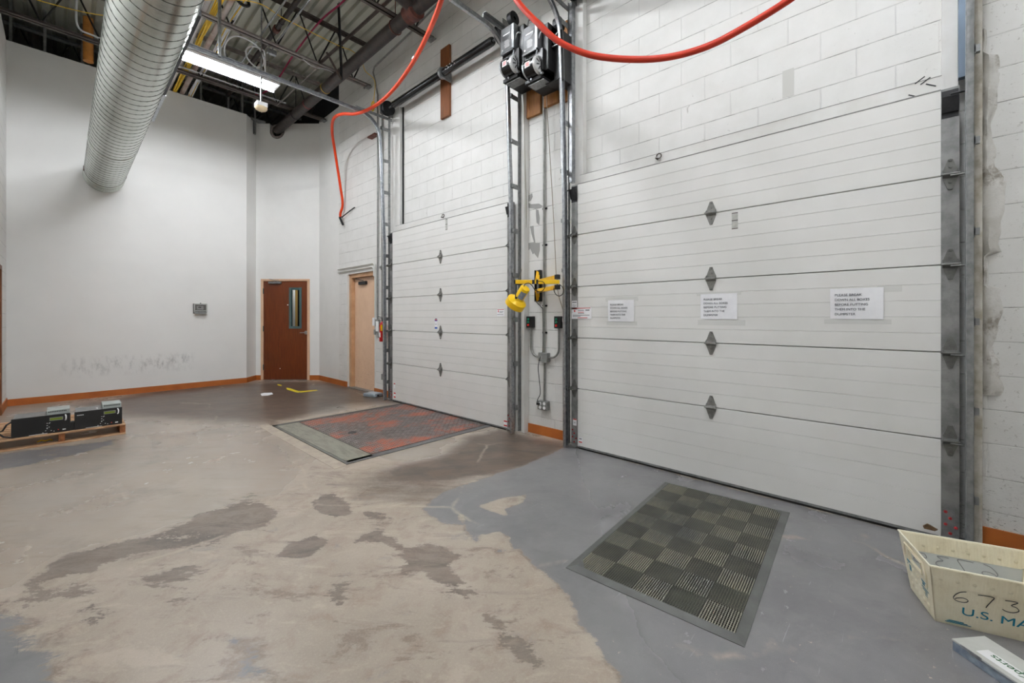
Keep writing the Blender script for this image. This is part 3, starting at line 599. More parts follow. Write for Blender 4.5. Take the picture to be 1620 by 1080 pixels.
for yy in (2.6, 5.2, 7.0, 8.9): MB().tube([(.463-R-.003, yy, 3.77), (.463-R-.003, yy, JB+.6)], 0, prof=[(-.002,-.012),(.002,-.012),(.002,.012),(-.002,.012)]).tube([(.463+R+.003, yy, 3.77), (.463+R+.003, yy, JB+.6)], 0, prof=[(-.002,-.012),(.002,-.012),(.002,.012),(-.002,.012)]).build('hanger_strap', MT['galvflat'], r3) if yy < 4 else None
# steel strut beside the duct
r = thing('strut_channel', (.96, 8, 4.55), 'straight steel channel hung level alongside the big round duct', 'channel')
MB().box(.95, .99, 7.7, 8.85, 4.53, 4.57).build('channel_end', MT['galv'], r); MB().box(.955, .985, 5.4, 7.7, 4.535, 4.60).build('channel_dark', MT['darksteel'], r)
# ------------------------------------------------------------------ fluorescent fixtures
refl = M('white reflector', (240, 240, 240), .35)
for i, (x0, x1, y, wt) in enumerate(LAMPS):
    tube_m = emat('fluorescent tube', (246, 250, 255), wt)
    fx = thing('fluorescent_fixture', ((x0+x1)/2, y, LAMP_Z), ['lit white fluorescent strip lamp hanging beside the big duct', 'fluorescent strip lamp hanging over the middle of the room', 'fluorescent strip lamp hanging above the notice door end of the room', 'short fluorescent strip lamp added out of view by the side wall for more light'][i], 'ceiling lamp')
    mb = MB(); yy = y; z = LAMP_Z
    pr = [(-.15, z), (-.13, z+.045), (-.045, z+.075), (.045, z+.075), (.13, z+.045), (.15, z), (.147, z), (.128, z+.041), (.045, z+.07), (-.045, z+.07), (-.128, z+.041), (-.147, z)]
    mb.prism([(x0, yy+a, b) for a, b in pr], (x1-x0, 0, 0)); mb.box(x0, x0+.01, yy-.12, yy+.12, z+.01, z+.05); mb.box(x1-.01, x1, yy-.12, yy+.12, z+.01, z+.05)
    mb.build('reflector', refl, fx)
    MB().box(x0+.02, x1-.02, yy-.045, yy+.045, z+.075, z+.12).build('ballast_housing', MT['galv'], fx)
    for s in (-1, 1): MB().cyl((x0+.03, yy+s*.07, z+.012), (x1-.05, yy+s*.07, z+.012), .016, 12).build('lamp_tube', tube_m, fx, smooth=60)
    MB().box(x1-.045, x1-.012, yy-.10, yy+.10, z+.005, z+.04).build('lamp_holder', MT['tag'], fx)
    for xx in (x0+.25, x1-.12): MB().cyl((xx, yy, z+.12), (xx, yy, JB), .004, 6).build('hanging_wire', MT['galv'], fx)
    MB().box(x1-.08, x1+.03, yy-.06, yy+.06, z+.10, z+.15).build('end_box', MT['galvflat'], fx)
    if i: continue
    mb = MB(); mb.tube(smooth_path([(1.60, yy, z+.1), (1.56, yy, 5.2), (1.62, yy, 5.38), (1.75, yy, 5.47), (1.95, yy, 5.45), (2.05, yy, 5.33), (2.06, yy, 5.2), (1.97, yy, 5.12), (1.86, yy, 5.18), (1.83, yy, 5.30), (1.90, yy, 5.40), (2.02, yy, 5.42), (2.08, yy, 5.36), (2.08, yy, 4.98)]), .011, 8)
    mb.build('power_whip', MT['whitecable'], fx, smooth=60)
# detector on its conduit
hd = atY(413, 172, 6.84); r = thing('heat_detector', tuple(hd), 'round cream detector with a square box hanging on a long thin rod', 'detector')
MB().cyl((hd.x, hd.y, hd.z+.06), (hd.x+.01, hd.y, 6.3), .011, 8).build('drop_rod', MT['galv'], r, smooth=60)
MB().box(hd.x-.07, hd.x+.07, hd.y-.07, hd.y+.07, hd.z+.02, hd.z+.08).build('junction_box', MT['tag'], r, bev=.004)
MB().lathe([(0, -.06), (.03, -.058), (.07, -.035), (.082, -.012), (.082, 0), (0, 0)], (hd.x, hd.y, hd.z+.02), (0, 0, 1), 28).build('sensor_dome', M('cream plastic', (226, 206, 170), .5), r, smooth=50)
# conduits, pipes and cables along the deck
def run(name, x, z, y0, y1, rr, m_, label, cat, grp=None, sag=0, n=8):
    pts = [(x+.01*math.sin(3*q), y0+(y1-y0)*q/10, z+sag*math.sin(q*1.7)) for q in range(11)]
    MB().tube(pts if sag else [pts[0], pts[-1]], rr, n).build(name, m_, smooth=60, **tg(label, cat, grp))
run('conduit', 2.02, 5.6, 4.6, 8.05, .013, MT['galv'], 'bright steel conduit passing behind the detector rod and over the lamp', 'conduit')
MB().tube([(2.23, 4.6, 5.6), (2.23, 7.16, 5.6), (2.22, 7.2, 5.56), (2.2, 7.22, 5.50)], .012, 8).build('conduit', MT['galv'], smooth=60, **tg('bright steel conduit ending in the small box on the lamp joist', 'conduit'))
MB().box(2.12, 2.25, 7.10, 7.16, 5.43, 5.50).build('junction_box', MT['galv'], bev=.004, **tg('small steel box clamped to the joist chord above the lamp end', 'junction box'))
run('duct_pipe', 1.33, 5.66, 4.6, 10.6, .042, M('white wrapped pipe', (206, 202, 200), .5, var=.1), 'pale wrapped pipe under the deck, next to the yellow cable bundle', 'pipe', None, 0, 16)
run('duct_pipe', 1.545, 5.66, 4.6, 10.6, .036, M('pale wrapped pipe with rust', (198, 186, 180), .5, c2=(150, 120, 108), vs=3), 'pale rusty pipe under the deck, between yellow and white cable bundles', 'pipe', None, 0, 16)
def bundle(name, x, z, y0, y1, m_, num, label, sp=.032, mark=None):
    root = thing(name, (x, (y0+y1)/2, z), label, 'cable bundle'); random.seed(len(label))
    for k in range(num):
        ph = random.random()*6; ox = random.uniform(-sp, sp); oz = random.uniform(-sp*.5, sp*.5)
        pts = [(x+ox+.012*math.sin(q*.9+ph), y0+(y1-y0)*q/14, z+oz+.02*math.sin(q*1.3+ph)) for q in range(15)]
        if y1 > 9.9: pts += [(x+ox, y1+.15, z-.1+oz), (x+ox*1.4, y1+.22, z-.6)]
        MB().tube(pts, .0075, 6).build('cable', m_ if not mark or k % 5 else mark, root, smooth=60)
bundle('cable_bundle', 1.435, 5.66, 4.7, 10.2, MT['yellowcable'], 12, 'thick bundle of yellow cables running under the deck to the partition')
bundle('cable_bundle', 1.66, 5.66, 4.7, 10.2, MT['whitecable'], 12, 'bundle of white cables with one yellow, looped under the deck beyond the lamp', .03, MT['yellowcable'])
MB().tube([(1.66+.07*math.cos(a), 6.55, 5.66+.05*math.sin(a)) for a in [2*PI*k/12 for k in range(13)]], .02, 8).build('bundle_strap', MT['darksteel'], **tg('black strap round the white cables under the deck', 'strap'))
MB().tube([(1.36+.0*k, 6.55+.0*k, 5.6) if 0 else p for k, p in enumerate([(1.33+.075*math.cos(a), 6.55, 5.66+.075*math.sin(a)) for a in [2*PI*k/12 for k in range(13)]])], .015, 8).build('pipe_clamp', MT['darksteel'], **tg('black clamp round the pale pipe under the deck', 'clamp'))
MB().tube(smooth_path([(3.0, 4.2, 6.3), (2.95, 5.2, 6.2), (2.88, 6.2, 6.15), (2.86, 7.0, 6.22), (2.88, 8.2, 6.2), (2.9, 9.6, 6.1), (2.6, 10.3, 6.15), (1.6, 10.4, 6.2)]), .014, 8).build('alarm_cable', MT['pinkcable'], smooth=60, **tg('magenta cable weaving along under the corrugated deck', 'cable'))
MB().tube(smooth_path([(-.4, 8.48, 5.60), (.42, 8.15, 5.6), (1.0, 7.2, 5.62), (1.7, 6.42, 5.62), (2.15, 6.42, 5.61), (2.9, 6.42, 5.6), (3.12, 6.42, 5.62), (3.30, 6.45, 5.58), (3.4, 6.5, 5.45), (3.62, 6.6, 5.42), (3.68, 6.72, 5.2), (3.70, 6.8, 5.1)]), .0055, 6).build('yellow_cable', MT['yellowcable'], smooth=60, **tg('single thin yellow cable strung from joist to joist towards the wall', 'cable'))
MB().tube([(3.70+.0*a, 6.80+.05*math.cos(a), 5.08+.08*math.sin(a)) for a in [2*PI*k/16 for k in range(30)]], .012, 6).build('cable_coil', MT['yellowcable'], smooth=60, **tg('small yellow cable coil hung high on the block wall', 'cable coil'))
MB().tube([(3.05, 4.2, 5.72), (3.55, 4.69, 5.74), (3.6, 5.46, 5.71), (3.62, 6.6, 5.65), (3.66, 6.72, 5.62), (3.72, 6.75, 5.5), (3.76, 6.755, 5.3)], .014, 8).build('conduit', MT['conduit'], smooth=60, **tg('thin dark conduit sloping along the block wall beneath the joist ends', 'conduit'))
MB().tube(smooth_path([(.15, 8.9, 6.4), (.12, 8.93, 6.0), (.14, 8.95, 5.68), (.3, 8.95, 5.63), (.55, 8.95, 5.62), (1.2, 8.95, 5.62), (3.0, 8.95, 5.62)]), .014, 8).build('conduit', MT['whitecable'], smooth=60, **tg('cream flexible conduit lying along the deepest joist near the orange pipe', 'conduit'))
MB().tube(smooth_path([(2.6, 7.0, 5.5), (2.75, 7.0, 5.44), (3.0, 7.0, 5.49), (3.2, 7.0, 5.46)]), .005, 6).build('loose_wire', MT['whitecable'], smooth=60, **tg('thin white wire sagging under the lamp joist near the big pipe', 'wire'))
MB().tube([(2.86, 7.1, 5.5), (2.83, 8.9, 5.5)], .008, 6).build('tie_rod', MT['joistgrey'], smooth=60, **tg('thin pinkish rod linking two joist chords before the big pipe', 'rod'))
# ------------------------------------------------------------------ tracks
def track(y, s, label, grp, horiz=True, z_top=4.60):
    """vertical rolled steel track curving back into the room; s = +1 if the door lies towards +y"""
    root = thing('door_track', (3.58, y, 0), label, 'door track', grp)
    prof = [(-.024, -.015), (.024, -.015), (.027, -.008), (.027, .012), (.020, .016), (.018, .012), (.022, .008), (.022, -.008), (-.020, -.011), (-.022, .016), (-.027, .016), (-.027, -.012)]
    path = [Vector((3.585, y, .01)), Vector((3.57, y, 2.6))]+[Vector((3.50-.36+.36*math.cos(a), y, z_top-.36+.36*math.sin(a))) for a in [PI/2*k/10 for k in range(11)]]
    if horiz: path.append(Vector((horiz, y, z_top)))
    vs = []; m = len(path)
    for i, p in enumerate(path):
        T = (path[min(i+1, m-1)]-path[max(i-1, 0)]).normalized(); w_ = T.cross(Vector((0, 1, 0)))
        vs += [p+w_*a+Vector((0, s*b, 0)) for a, b in prof]
    nn = len(prof); mb = MB(); mb.add(vs, [(i*nn+k, i*nn+(k+1) % nn, (i+1)*nn+(k+1) % nn, (i+1)*nn+k) for i in range(m-1) for k in range(nn)]+[tuple(range(nn)), tuple(range((m-1)*nn, m*nn))])
    mb.build('rail', MT['galv'] if y > 2 else MT['galvflat'], root, smooth=45)
    yo = y-s*.02
    MB().prism([(3.70, yo-.0, .02), (3.70, yo-s*.018, .02), (3.696, yo-s*.018, .02), (3.696, yo-s*.005, .02), (3.66, yo-s*.005, .02), (3.66, yo, .02)], (0, 0, 4.70)).build('wall_angle', MT['galvflat'], root)
    z = .3
    while z < 4.5:
        f = (z/4.3); x = 3.585-(.085*max(0, (z-.01))/4.3)
        mb = MB(); mb.box(x+.02, 3.695, yo-s*.002, yo+s*.003, z-.028, z+.028); mb.box(x+.02, x+.05, yo-s*.02, yo+s*.003, z-.02, z+.02)
        for xx in (x+.035, 3.685): mb.cyl((xx, yo-.008, z), (xx, yo+.008, z), .008, 8)
        mb.build('track_bracket', MT['galvflat'], root); z += .52
    if horiz:
        mb = MB(); mb.box(3.10, 3.78, yo-.004, yo+.004, 4.625, 4.67); mb.box(3.10, 3.78, yo-s*.04, yo, 4.666, 4.67); mb.build('top_angle', MT['galvflat'], root)
        mb = MB(); mb.box(horiz+.5, horiz+.53, y-.02, y+.02, z_top, JB); mb.build('hanger', MT['galvflat'], root)
    return root
G = 'tracks of the dock doors'
track(6.20, -1, 'rolled steel door track beside the beige door and fire extinguisher, curving back overhead', G, .80)
track(3.345, 1, 'door track next to the yellow lamp head, curving back under the black operators', G, .9)
track(2.58, -1, 'bright door track just beside the second button box and hanging rope', G, 1.2)
track(-.285, 1, 'door track standing by the worn block wall behind the mail tub', G, 1.2)
MB().box(3.655, 3.70, -.30, -.247, 2.80, 5.9).build('angle_iron', M('bluish steel', (92, 104, 118), .4, .6), **tg('bluish steel angle above the notice door, next to its highest track end', 'angle iron'))
MB().box(3.66, 3.72, 2.55, 2.585, 2.80, 4.7).build('angle_iron', MT['galv'], **tg('perforated bright angle rising beside the operator boards', 'angle iron'))
# ------------------------------------------------------------------ spring shafts
def drum(root, y, s):
    mb = MB(); mb.lathe([(0, -.05), (.06, -.05), (.11, -.045), (.115, -.03), (.085, -.02), (.085, .03), (.10, .04), (.10, .05), (0, .05)], (3.60, y, 4.77), (0, s, 0), 28); mb.build('cable_drum', MT['darksteel'], root, smooth=35)
def shaft(y0, y1, label, board=True):
    root = thing('spring_shaft', (3.6, (y0+y1)/2, 4.7), label, 'spring shaft', 'spring shafts over the dock doors')
    MB().cyl((3.60, y0-.35, 4.77), (3.60, y1+.22, 4.77), .0127, 12).build('shaft', MT['galv'], root, smooth=60)
    mb = MB(); L = y1-y0; ym = 4.69 if board else (y0+y1)/2
    for a, b in ((y0, ym-.03), (ym+.03, y1)): mb.lathe([(.02, 0), (.045, 0), (.052, .02), (.052, b-a-.02), (.045, b-a), (.02, b-a)], (3.60, a, 4.77), (0, 1, 0), 24)
    mb.build('torsion_spring', MT['blackgloss'], root, smooth=50)
    mb = MB(); mb.box(3.55, 3.76, ym-.004, ym+.004, 4.70, 4.84); mb.lathe([(.055, -.02), (.075, -.02), (.075, .02), (.055, .02)], (3.60, ym, 4.77), (0, 1, 0), 20); mb.build('centre_bracket', MT['galvflat'], root)
    mb = MB()
    for q in range(7): mb.box(3.546, 3.55, y0+L*.30+q*.032-.004, y0+L*.30+q*.032+.004, 4.76+(.02 if q % 2 else -.01), 4.772+(.02 if q % 2 else -.01))
    mb.build('chalk_marks', MT['tag'], root)
    drum(root, y1+.17, 1); drum(root, y0-.16, -1)
    for y in (y1+.235, y0-.26): MB().box(3.50, 3.76, y-.004, y+.004, 4.68, 4.87).build('end_plate', MT['galvflat'], root)
    return root
shaft(3.68, 5.97, 'long black spring tube crossing the upright brown board on the block wall')
shaft(-.05, 2.30, 'spring tube of the notice door with its drum high beside the operators', False)
MB().box(3.75, WX, 4.73, 4.935, 4.26, 5.275).build('wall_board', MT['plankdark'], bev=.004, **tg('upright brown board on block wall behind the middle of the spring tube', 'board'))
MB().box(3.70, WX, 6.75, 7.0, 4.575, 4.60).build('angle_iron', MT['rust'], **tg('short rusty brown bar fixed high above the beige door', 'bar'))
# operator boards
MB().box(3.75, WX, 3.056, 3.34, 3.73, 4.62).build('operator_board', MT['plank'], bev=.004, **tg('broad stained board below the operators, on the yellow lamp side of the centre conduit', 'board', 'boards behind the operators'))
MB().box(3.75, WX, 2.80, 3.005, 3.77, 4.62).build('operator_board', MT['plank'], bev=.004, **tg('stained board below the operators, between centre conduit and bright track', 'board', 'boards behind the operators'))
MB().box(3.75, WX, 2.672, 2.775, 3.74, 4.62).build('operator_board', MT['plank'], bev=.004, **tg('tall narrow stained board seen behind the bright curved track', 'board', 'boards behind the operators'))
# ------------------------------------------------------------------ operators
def operator(y0, zt, label, wide):
    """jackshaft operator; y0 = edge of the cover towards +y"""
    root = thing('door_operator', (3.5, y0-.15, zt-.58), label, 'door operator', 'black door operators')
    W_ = .19; y1 = y0-W_; zb = zt-.28; xf = 3.33
    MB().box(xf, 3.55, y1, y0, zb, zt).build('cover', M('operator cover grey', (92, 93, 94), .6), root, bev=.008)
    MB().box(xf-.002, 3.553, y1-.014, y1+.022, zb+.004, zt-.004).build('cover_edge', MT['galv'], root, bev=.006)
    MB().box(xf-.003, xf, y1, y0, zb-.012, zb+.012).build('cover_lip', MT['black'], root)
    MB().prism([(xf-.001, y0-.03, zt-.09), (xf-.001, y1+.03, zt-.05), (xf-.001, y1+.03, zt-.10), (xf-.001, y1+.08, zt-.135), (xf-.001, y0-.03, zt-.14)], (-.0015, 0, 0)).build('badge', MT['black'], root)
    MB().box(xf-.0035, xf-.002, y1+.045, y0-.045, zt-.092, zt-.08).build('badge_lettering', MT['tag'], root)
    mb = MB(); random.seed(3)
    for q in range(6): mb.box(xf-.002, xf-.0005, y1+.045+random.random()*.02, y0-.055-random.random()*.02, zb+.05+q*.014, zb+.055+q*.014)
    mb.box(xf-.002, xf-.0005, y0-.04, y0-.025, zb+.03, zb+.045)
    mb.build('rating_label', MT['tag'], root)
    MB().box(3.36, 3.62, y1-.06, y0, zt-0.500, zb).box(3.40, 3.70, y1-.10, y1-.015, zt-0.500, zt-.02).box(3.45, 3.75, y1-.10, y0, zb, zt-.03).box(3.38, 3.70, y1-.02, y0+.01, zt-0.570, zt-0.530).build('housing', MT['black'], root, bev=.005)
    yc = y0-.03; zc = zt-.44; xc = 3.37
    MB().lathe([(0, 0), (.07, 0), (.092, .012), (.092, .15), (.088, .165), (0, .165)], (xc, yc, zc), (0, -1, 0), 32).build('motor', MT['blackgloss'], root, smooth=40)
    MB().lathe([(.094, .004), (.098, .008), (.098, .018), (.094, .022)], (xc, yc, zc), (0, -1, 0), 32).build('motor_band', MT['galv'], root, smooth=40)
    mb = MB(); mb.lathe([(.0, .19), (.06, .19), (.085, .182), (.094, .165), (.094, .15), (.07, .15)], (xc, yc, zc), (0, -1, 0), 32)
    cap = mb.build('motor_cap', M('cast aluminium', (196, 197, 196), .35, .25), root, smooth=40)
    mb = MB()
    for q in range(9):
        a = 2*PI*q/9; d = Vector((math.cos(a), 0, math.sin(a))); o = Vector((xc, yc-.1905, zc)); mb.bar(o+d*.03, o+d*.075, .012, .003, up=(0, 1, 0))
    mb.build('vent_slot', MT['black'], cap)
    lb = MB().prism([(xc-.0935, yc-.05, zc-.03), (xc-.0935, yc-.115, zc-.03), (xc-.0935, yc-.115, zc+.028), (xc-.0935, yc-.05, zc+.028)], (-.002, 0, 0)).build('motor_label', MT['tag'], root)
    mb = MB()
    for q in range(4): mb.box(xc-.0965, xc-.0954, yc-.105, yc-.06, zc-.02+q*.011, zc-.015+q*.011)
    mb.build('label_print', MT['redink'], lb)
    MB().tube(smooth_path([(xc+.01, yc-.13, zc+.09), (xc-.01, yc-.14, zc+.15), (xc-.01, yc-.17, zc+.28), (xc, yc-.19, zc+.33), (xc+.03, yc-.22, zc+.33), (xc+.06, yc-.25, zc+.29)]), .010, 8).build('flex_conduit', MT['galv'], root, smooth=60)
    mb = MB()
    for dx, dy, dz in ((0, -.06, -.11), (.05, -.15, -.11), (0, -.20, -.10)): mb.cyl((xc+dx, yc+dy, zc+dz), (xc+dx-.012, yc+dy, zc+dz), .010, 8)
    mb.build('bolt', MT['galv'], root)
    if wide:
        mb = MB(); mb.box(3.50, 3.75, y1-.20, y1-.10, zt-0.600, zt-0.090); mb.prism([(3.48, y1-.18, zt-0.600), (3.48, y1, zt-0.600), (3.74, y1, zt-0.570), (3.74, y1-.18, zt-0.570)], (0, 0, .01)); mb.build('gear_case', MT['black'], root, bev=.004)
        mb = MB(); mb.bar((3.47, y1-.03, zt-0.210), (3.47, y1-.17, zt-0.130), .012, .012); mb.bar((3.47, y1-.03, zt-0.240), (3.47, y1-.17, zt-0.250), .012, .012); mb.lathe([(0, .0), (.03, .0), (.03, .02), (0, .02)], (3.48, y1-.14, zt-0.200), (-1, 0, 0), 12); mb.build('release_lever', MT['galvflat'], root)
        MB().lathe([(.02, -.03), (.07, -.03), (.07, .03), (.02, .03)], (3.58, y1-.10, zt+0.040), (0, 1, 0), 20).build('sprocket', MT['darksteel'], root)
    else:
        MB().lathe([(.02, -.03), (.075, -.03), (.075, .03), (.02, .03)], (3.50, y0-.03, zt+0.200), (0, 1, 0), 20).build('sprocket', MT['darksteel'], root, smooth=30)
    mb = MB(); mb.prism([(3.40, y0-.02, zt-0.578), (3.40, y1-.04, zt-0.578), (3.52, y1-.04, zt-0.578), (3.52, y0-.02, zt-0.578)], (0, 0, -.006)); mb.build('foot_bracket', MT['galvflat'], root)
operator(3.285, 4.575, 'black door operator with grey cover, the higher one beside the spring tube', False)
operator(2.955, 4.43, 'black door operator with grey cover, the lower one beside the bright track', True)
MB().tube(smooth_path([(3.5, 3.03, 4.40), (3.5, 3.03, 4.62), (3.52, 3.0, 4.66), (3.56, 2.93, 4.64), (3.62, 2.84, 4.52)]), .011, 8).build('flex_conduit', MT['conduit'], smooth=60, **tg('grey conduit bow arching from one operator to the next', 'conduit'))
# ------------------------------------------------------------------ between the doors
CY = 3.012
cr = MB(); cr.cyl((3.765, CY, .955), (3.765, CY, 4.2), .013, 12); cr.build('conduit', MT['conduit'], smooth=60, **tg('straight grey conduit rising from the junction box to the operators', 'conduit'))
mb = MB()
for z in (1.5, 2.2, 1.19, 2.62): mb.box(3.778, 3.79, CY-.03, CY+.035, z-.01, z+.01)
mb.build('conduit_strap', MT['darksteel'], **tg('small dark straps holding the centre conduit to the wall', 'strap'))
r = thing('junction_box', (3.75, CY, .855), 'grey junction box where the bent conduits of both button boxes meet', 'junction box')
MB().box(3.735, WX, 2.94, 3.075, .86, .96).build('box', MT['boxgrey'], r, bev=.004)
MB().box(3.73, 3.736, 2.945, 3.01, .85, .955).build('box_lid', M('grey lid', (118, 119, 117), .5), r)
def station(y, label, clabel):
    r = thing('button_box', (3.76, y, 1.245), label, 'button box', 'button boxes')
    MB().box(3.735, WX, y-.046, y+.046, 1.245, 1.378).build('housing', MT['black'], r, bev=.004)
    for z, m_ in ((1.345, 'green'), (1.312, 'green'), (1.275, 'btnred')):
        MB().lathe([(0, .012), (.010, .012), (.013, .008), (.013, 0)], (3.735, y+.012, z), (-1, 0, 0), 16).build('push_button', MT[m_], r, smooth=40)
    s = 1 if y > CY else -1; yb = CY+s*.065
    pts = [(3.765, y, 1.245), (3.765, y, 1.02)]+arc((3.765, y-s*.11, 1.02), .11, 0, PI/2, (0, s, 0), (0, 0, -1), 8)+[(3.765, yb, .91)]
    MB().tube(pts, .012, 10).build('conduit', MT['conduit'], smooth=60, **tg(clabel, 'conduit', 'bent conduits below the button boxes'))
station(3.21, 'black box with green and red buttons directly below the yellow lamp head', 'bent conduit from the button box under the lamp head to the junction box')
station(2.80, 'black box with green and red buttons beside the hanging rope end', 'bent conduit from the button box by the rope end to the junction box')
MB().cyl((3.77, CY-.005, .86), (3.77, CY+.0, .40), .012, 10).build('conduit', MT['conduit'], smooth=60, **tg('short grey conduit dropping from the junction box to the outlet box', 'conduit'))
r = thing('outlet_box', (3.76, 3.01, .305), 'grey four-socket outlet box low on the block wall between the doors', 'outlet')
MB().box(3.735, WX, 2.945, 3.085, .305, .405).build('box', MT['boxgrey'], r, bev=.005)
for yy, zz in ((2.985, .38), (3.045, .375), (2.985, .332), (3.045, .332)): MB().lathe([(0, .004), (.018, .004), (.019, 0)], (3.735, yy, zz), (-1, 0, 0), 16).build('socket', MT['tag'], r, smooth=40)
MB().box(3.705, 3.733, 3.045, 3.08, .36, .385).build('plug', MT['black'], r, bev=.004)
def rope(name, pts, rr, m_, label, cat, grp=None): MB().tube(smooth_path(pts, 6), rr, 8).build(name, m_, smooth=60, **tg(label, cat, grp))
rope('pull_rope', [(3.70, 3.27, 4.0), (3.72, 3.265, 3.3), (3.74, 3.26, 2.6), (3.74, 3.29, 2.2), (3.70, 3.31, 1.9), (3.62, 3.30, 1.75)], .0045, MT['rope'], 'thin rope hanging from the higher operator down behind the yellow lamp', 'rope', 'operator pull ropes')
rope('pull_rope', [(3.70, 2.93, 3.9), (3.73, 2.90, 3.2), (3.75, 2.87, 2.6), (3.75, 2.84, 2.1), (3.76, 2.83, 1.80), (3.765, 2.80, 1.60), (3.77, 2.745, 1.42), (3.765, 2.74, 1.15)], .0045, MT['rope'], 'thin rope hanging from the lower operator to beside the button box', 'rope', 'operator pull ropes')
# bare mortar patches on the blocks between the doors
def patch(pp, label):
    q = [atX(a, b, WX) for a, b in pp]; MB().prism([(WX-.003, p.y, p.z) for p in q], (.006, 0, 0)).build('mortar_patch', MT['mortar'], **tg(label, 'mortar patch', 'bare mortar patches'))
patch([(825,319),(829,314),(834,310),(842,306),(843,311),(840,317),(834,320),(841,323),(853,322),(859,326),(855,329),(846,330),(838,329),(833,326),(831,320)], 'bare grey mortar patch high between the doors, beside the centre conduit')
patch([(848,331),(852,332),(854,345),(853,356),(849,352),(848,340)], 'narrow bare mortar streak joining the two bigger patches')
patch([(839,358),(844,357),(845,370),(847,384),(854,384),(854,396),(851,408),(848,404),(845,400),(843,402),(839,393),(836,396),(831,392),(829,400),(827,388),(838,384),(845,383),(841,370)], 'lowest and widest bare grey mortar patch above the yellow lamp')
# ------------------------------------------------------------------ yellow dock light
r = thing('dock_light', (3.79, 3.09, 1.55), 'yellow swing-arm dock lamp on a black wall bracket between the doors', 'dock lamp')
MB().box(3.76, WX, 3.065, 3.13, 1.55, 1.915).box(3.74, 3.79, 3.06, 3.067, 1.55, 1.915).box(3.74, 3.79, 3.128, 3.135, 1.55, 1.915).build('wall_bracket', MT['black'], r)
piv = Vector((3.66, 2.99, 0))
for z0, z1, zz in ((1.90, 1.775, 1), (1.56, 1.675, -1)):
    MB().bar((3.765, 3.10, z0), (piv.x+.02, piv.y+.04, z1), .034, .008, up=(0, 0, 1)).bar((3.765, 3.115, z0), (piv.x, piv.y+.06, z1), .008, .03).build('bracket_arm', MT['yellowdull'], r)
el = Vector((3.405, 2.55, 0))
for z in (1.775, 1.672):
    MB().bar((piv.x+.05, piv.y+.06, z), (el.x, el.y, z), .036, .042).build('rear_arm', MT['yellowdull'], r, bev=.003)
    MB().box(el.x-.022, el.x+.022, el.y-.022, el.y+.022, z-.023, z+.023).build('pivot_cap', MT['black'], r, bev=.003)
MB().cyl((piv.x+.03, piv.y+.05, 1.64), (piv.x+.03, piv.y+.05, 1.80), .010, 10).cyl((el.x, el.y, 1.64), (el.x, el.y, 1.80), .008, 8).build('pivot_rod', MT['galv'], r)
e2 = el - U*.425; e0 = el+U*.02
def zz(p, z): return Vector((p.x, p.y, z))
mb = MB(); mb.bar(zz(e0, 1.724), zz(el-U*.205, 1.724), .038, .040); mb.bar(zz(el-U*.255, 1.724), zz(e2, 1.724), .038, .040); mb.bar(zz(el-U*.19, 1.724), zz(el-U*.26, 1.724), .034, .036); mb.build('front_arm', MT['yellow'], r, bev=.003)
mb = MB(); mb.bar(zz(el-U*.232, 1.724), zz(el-U*.257, 1.724), .039, .041); mb.bar(zz(el-U*.196, 1.724), zz(el-U*.216, 1.724), .039, .041); mb.bar(zz(e2, 1.724), zz(e2-U*.014, 1.724), .036, .038); mb.build('arm_plug', MT['black'], r)
LZ = e2.dot(N)
lp = lambda x, y, d=0.: atZ(x, y, LZ+d)
mb = MB(); mb.bar(lp(816.5, 449, -.02), lp(816.5, 472, -.05), .020, .008, up=N); mb.cyl(lp(816.5, 471, -.075), lp(816.5, 471, 0), .012, 12); mb.bar(lp(817, 450, -.03), lp(826, 450, .0), .02, .01); mb.build('lamp_yoke', MT['black'], r)
ax = (lp(813, 484, .045)-lp(832, 454.5, -.075)).normalized(); o = lp(831.5, 455, -.075); L = .20
head = MB().lathe([(0, 0), (.044, 0), (.050, .005), (.050, .125), (.056, .145), (.094, .165), (.103, .172), (.104, .235), (.098, .238), (.094, .175), (0, .165)], o, ax, 40).build('lamp_head', MT['yellow'], r, smooth=30)
MB().lathe([(0, .21), (.096, .215)], o, ax, 32).build('lens', M('lamp glass blue grey', (150, 165, 200), .2), r)
# sticker bent round the barrel, facing the camera
u = (-N-ax*(-N).dot(ax)).normalized(); v = ax.cross(u)
vs = []; 
for i in range(9):
    a = -.95+1.3*i/8
    for h in (.035, .12): vs.append(o+ax*h+(u*math.cos(a)+v*math.sin(a))*.0508)
MB().add(vs, [(2*i, 2*i+1, 2*i+3, 2*i+2) for i in range(8)]).build('lamp_sticker', M('grey blue sticker', (150, 156, 168), .4, c2=(110, 118, 140), vs=60), head)
mb = MB(); mb.tube(smooth_path([lp(829, 453, -.08), lp(831, 449, -.10), lp(837, 448, -.11), lp(842, 452, -.10), lp(846, 458, -.08), lp(852, 461, -.05), lp(858, 460, -.04), lp(862, 454, -.05), lp(861, 448, -.06), lp(857, 445, -.05), lp(850, 445, -.03)]), .0042, 6)
mb.tube(smooth_path([lp(876, 455, .05), lp(877, 461, .02), lp(880, 466, .0), lp(885, 468, -.02), lp(890, 465, -.02), lp(892, 459, -.02), lp(889, 453, .0), lp(885, 450, .03)]), .0042, 6)
mb.tube(smooth_path([(3.735, 3.12, 1.56), (3.73, 3.08, 1.53), (3.74, 3.03, 1.48), (3.752, 3.02, 1.43), (3.752, 3.018, 1.0), (3.74, 3.04, .93), (3.72, 3.06, .80), (3.72, 3.045, .65), (3.72, 3.03, .50), (3.70, 3.05, .43), (3.70, 3.065, .385)]), .0045, 6)
mb.build('power_cord', MT['cordblack'], r, smooth=60)
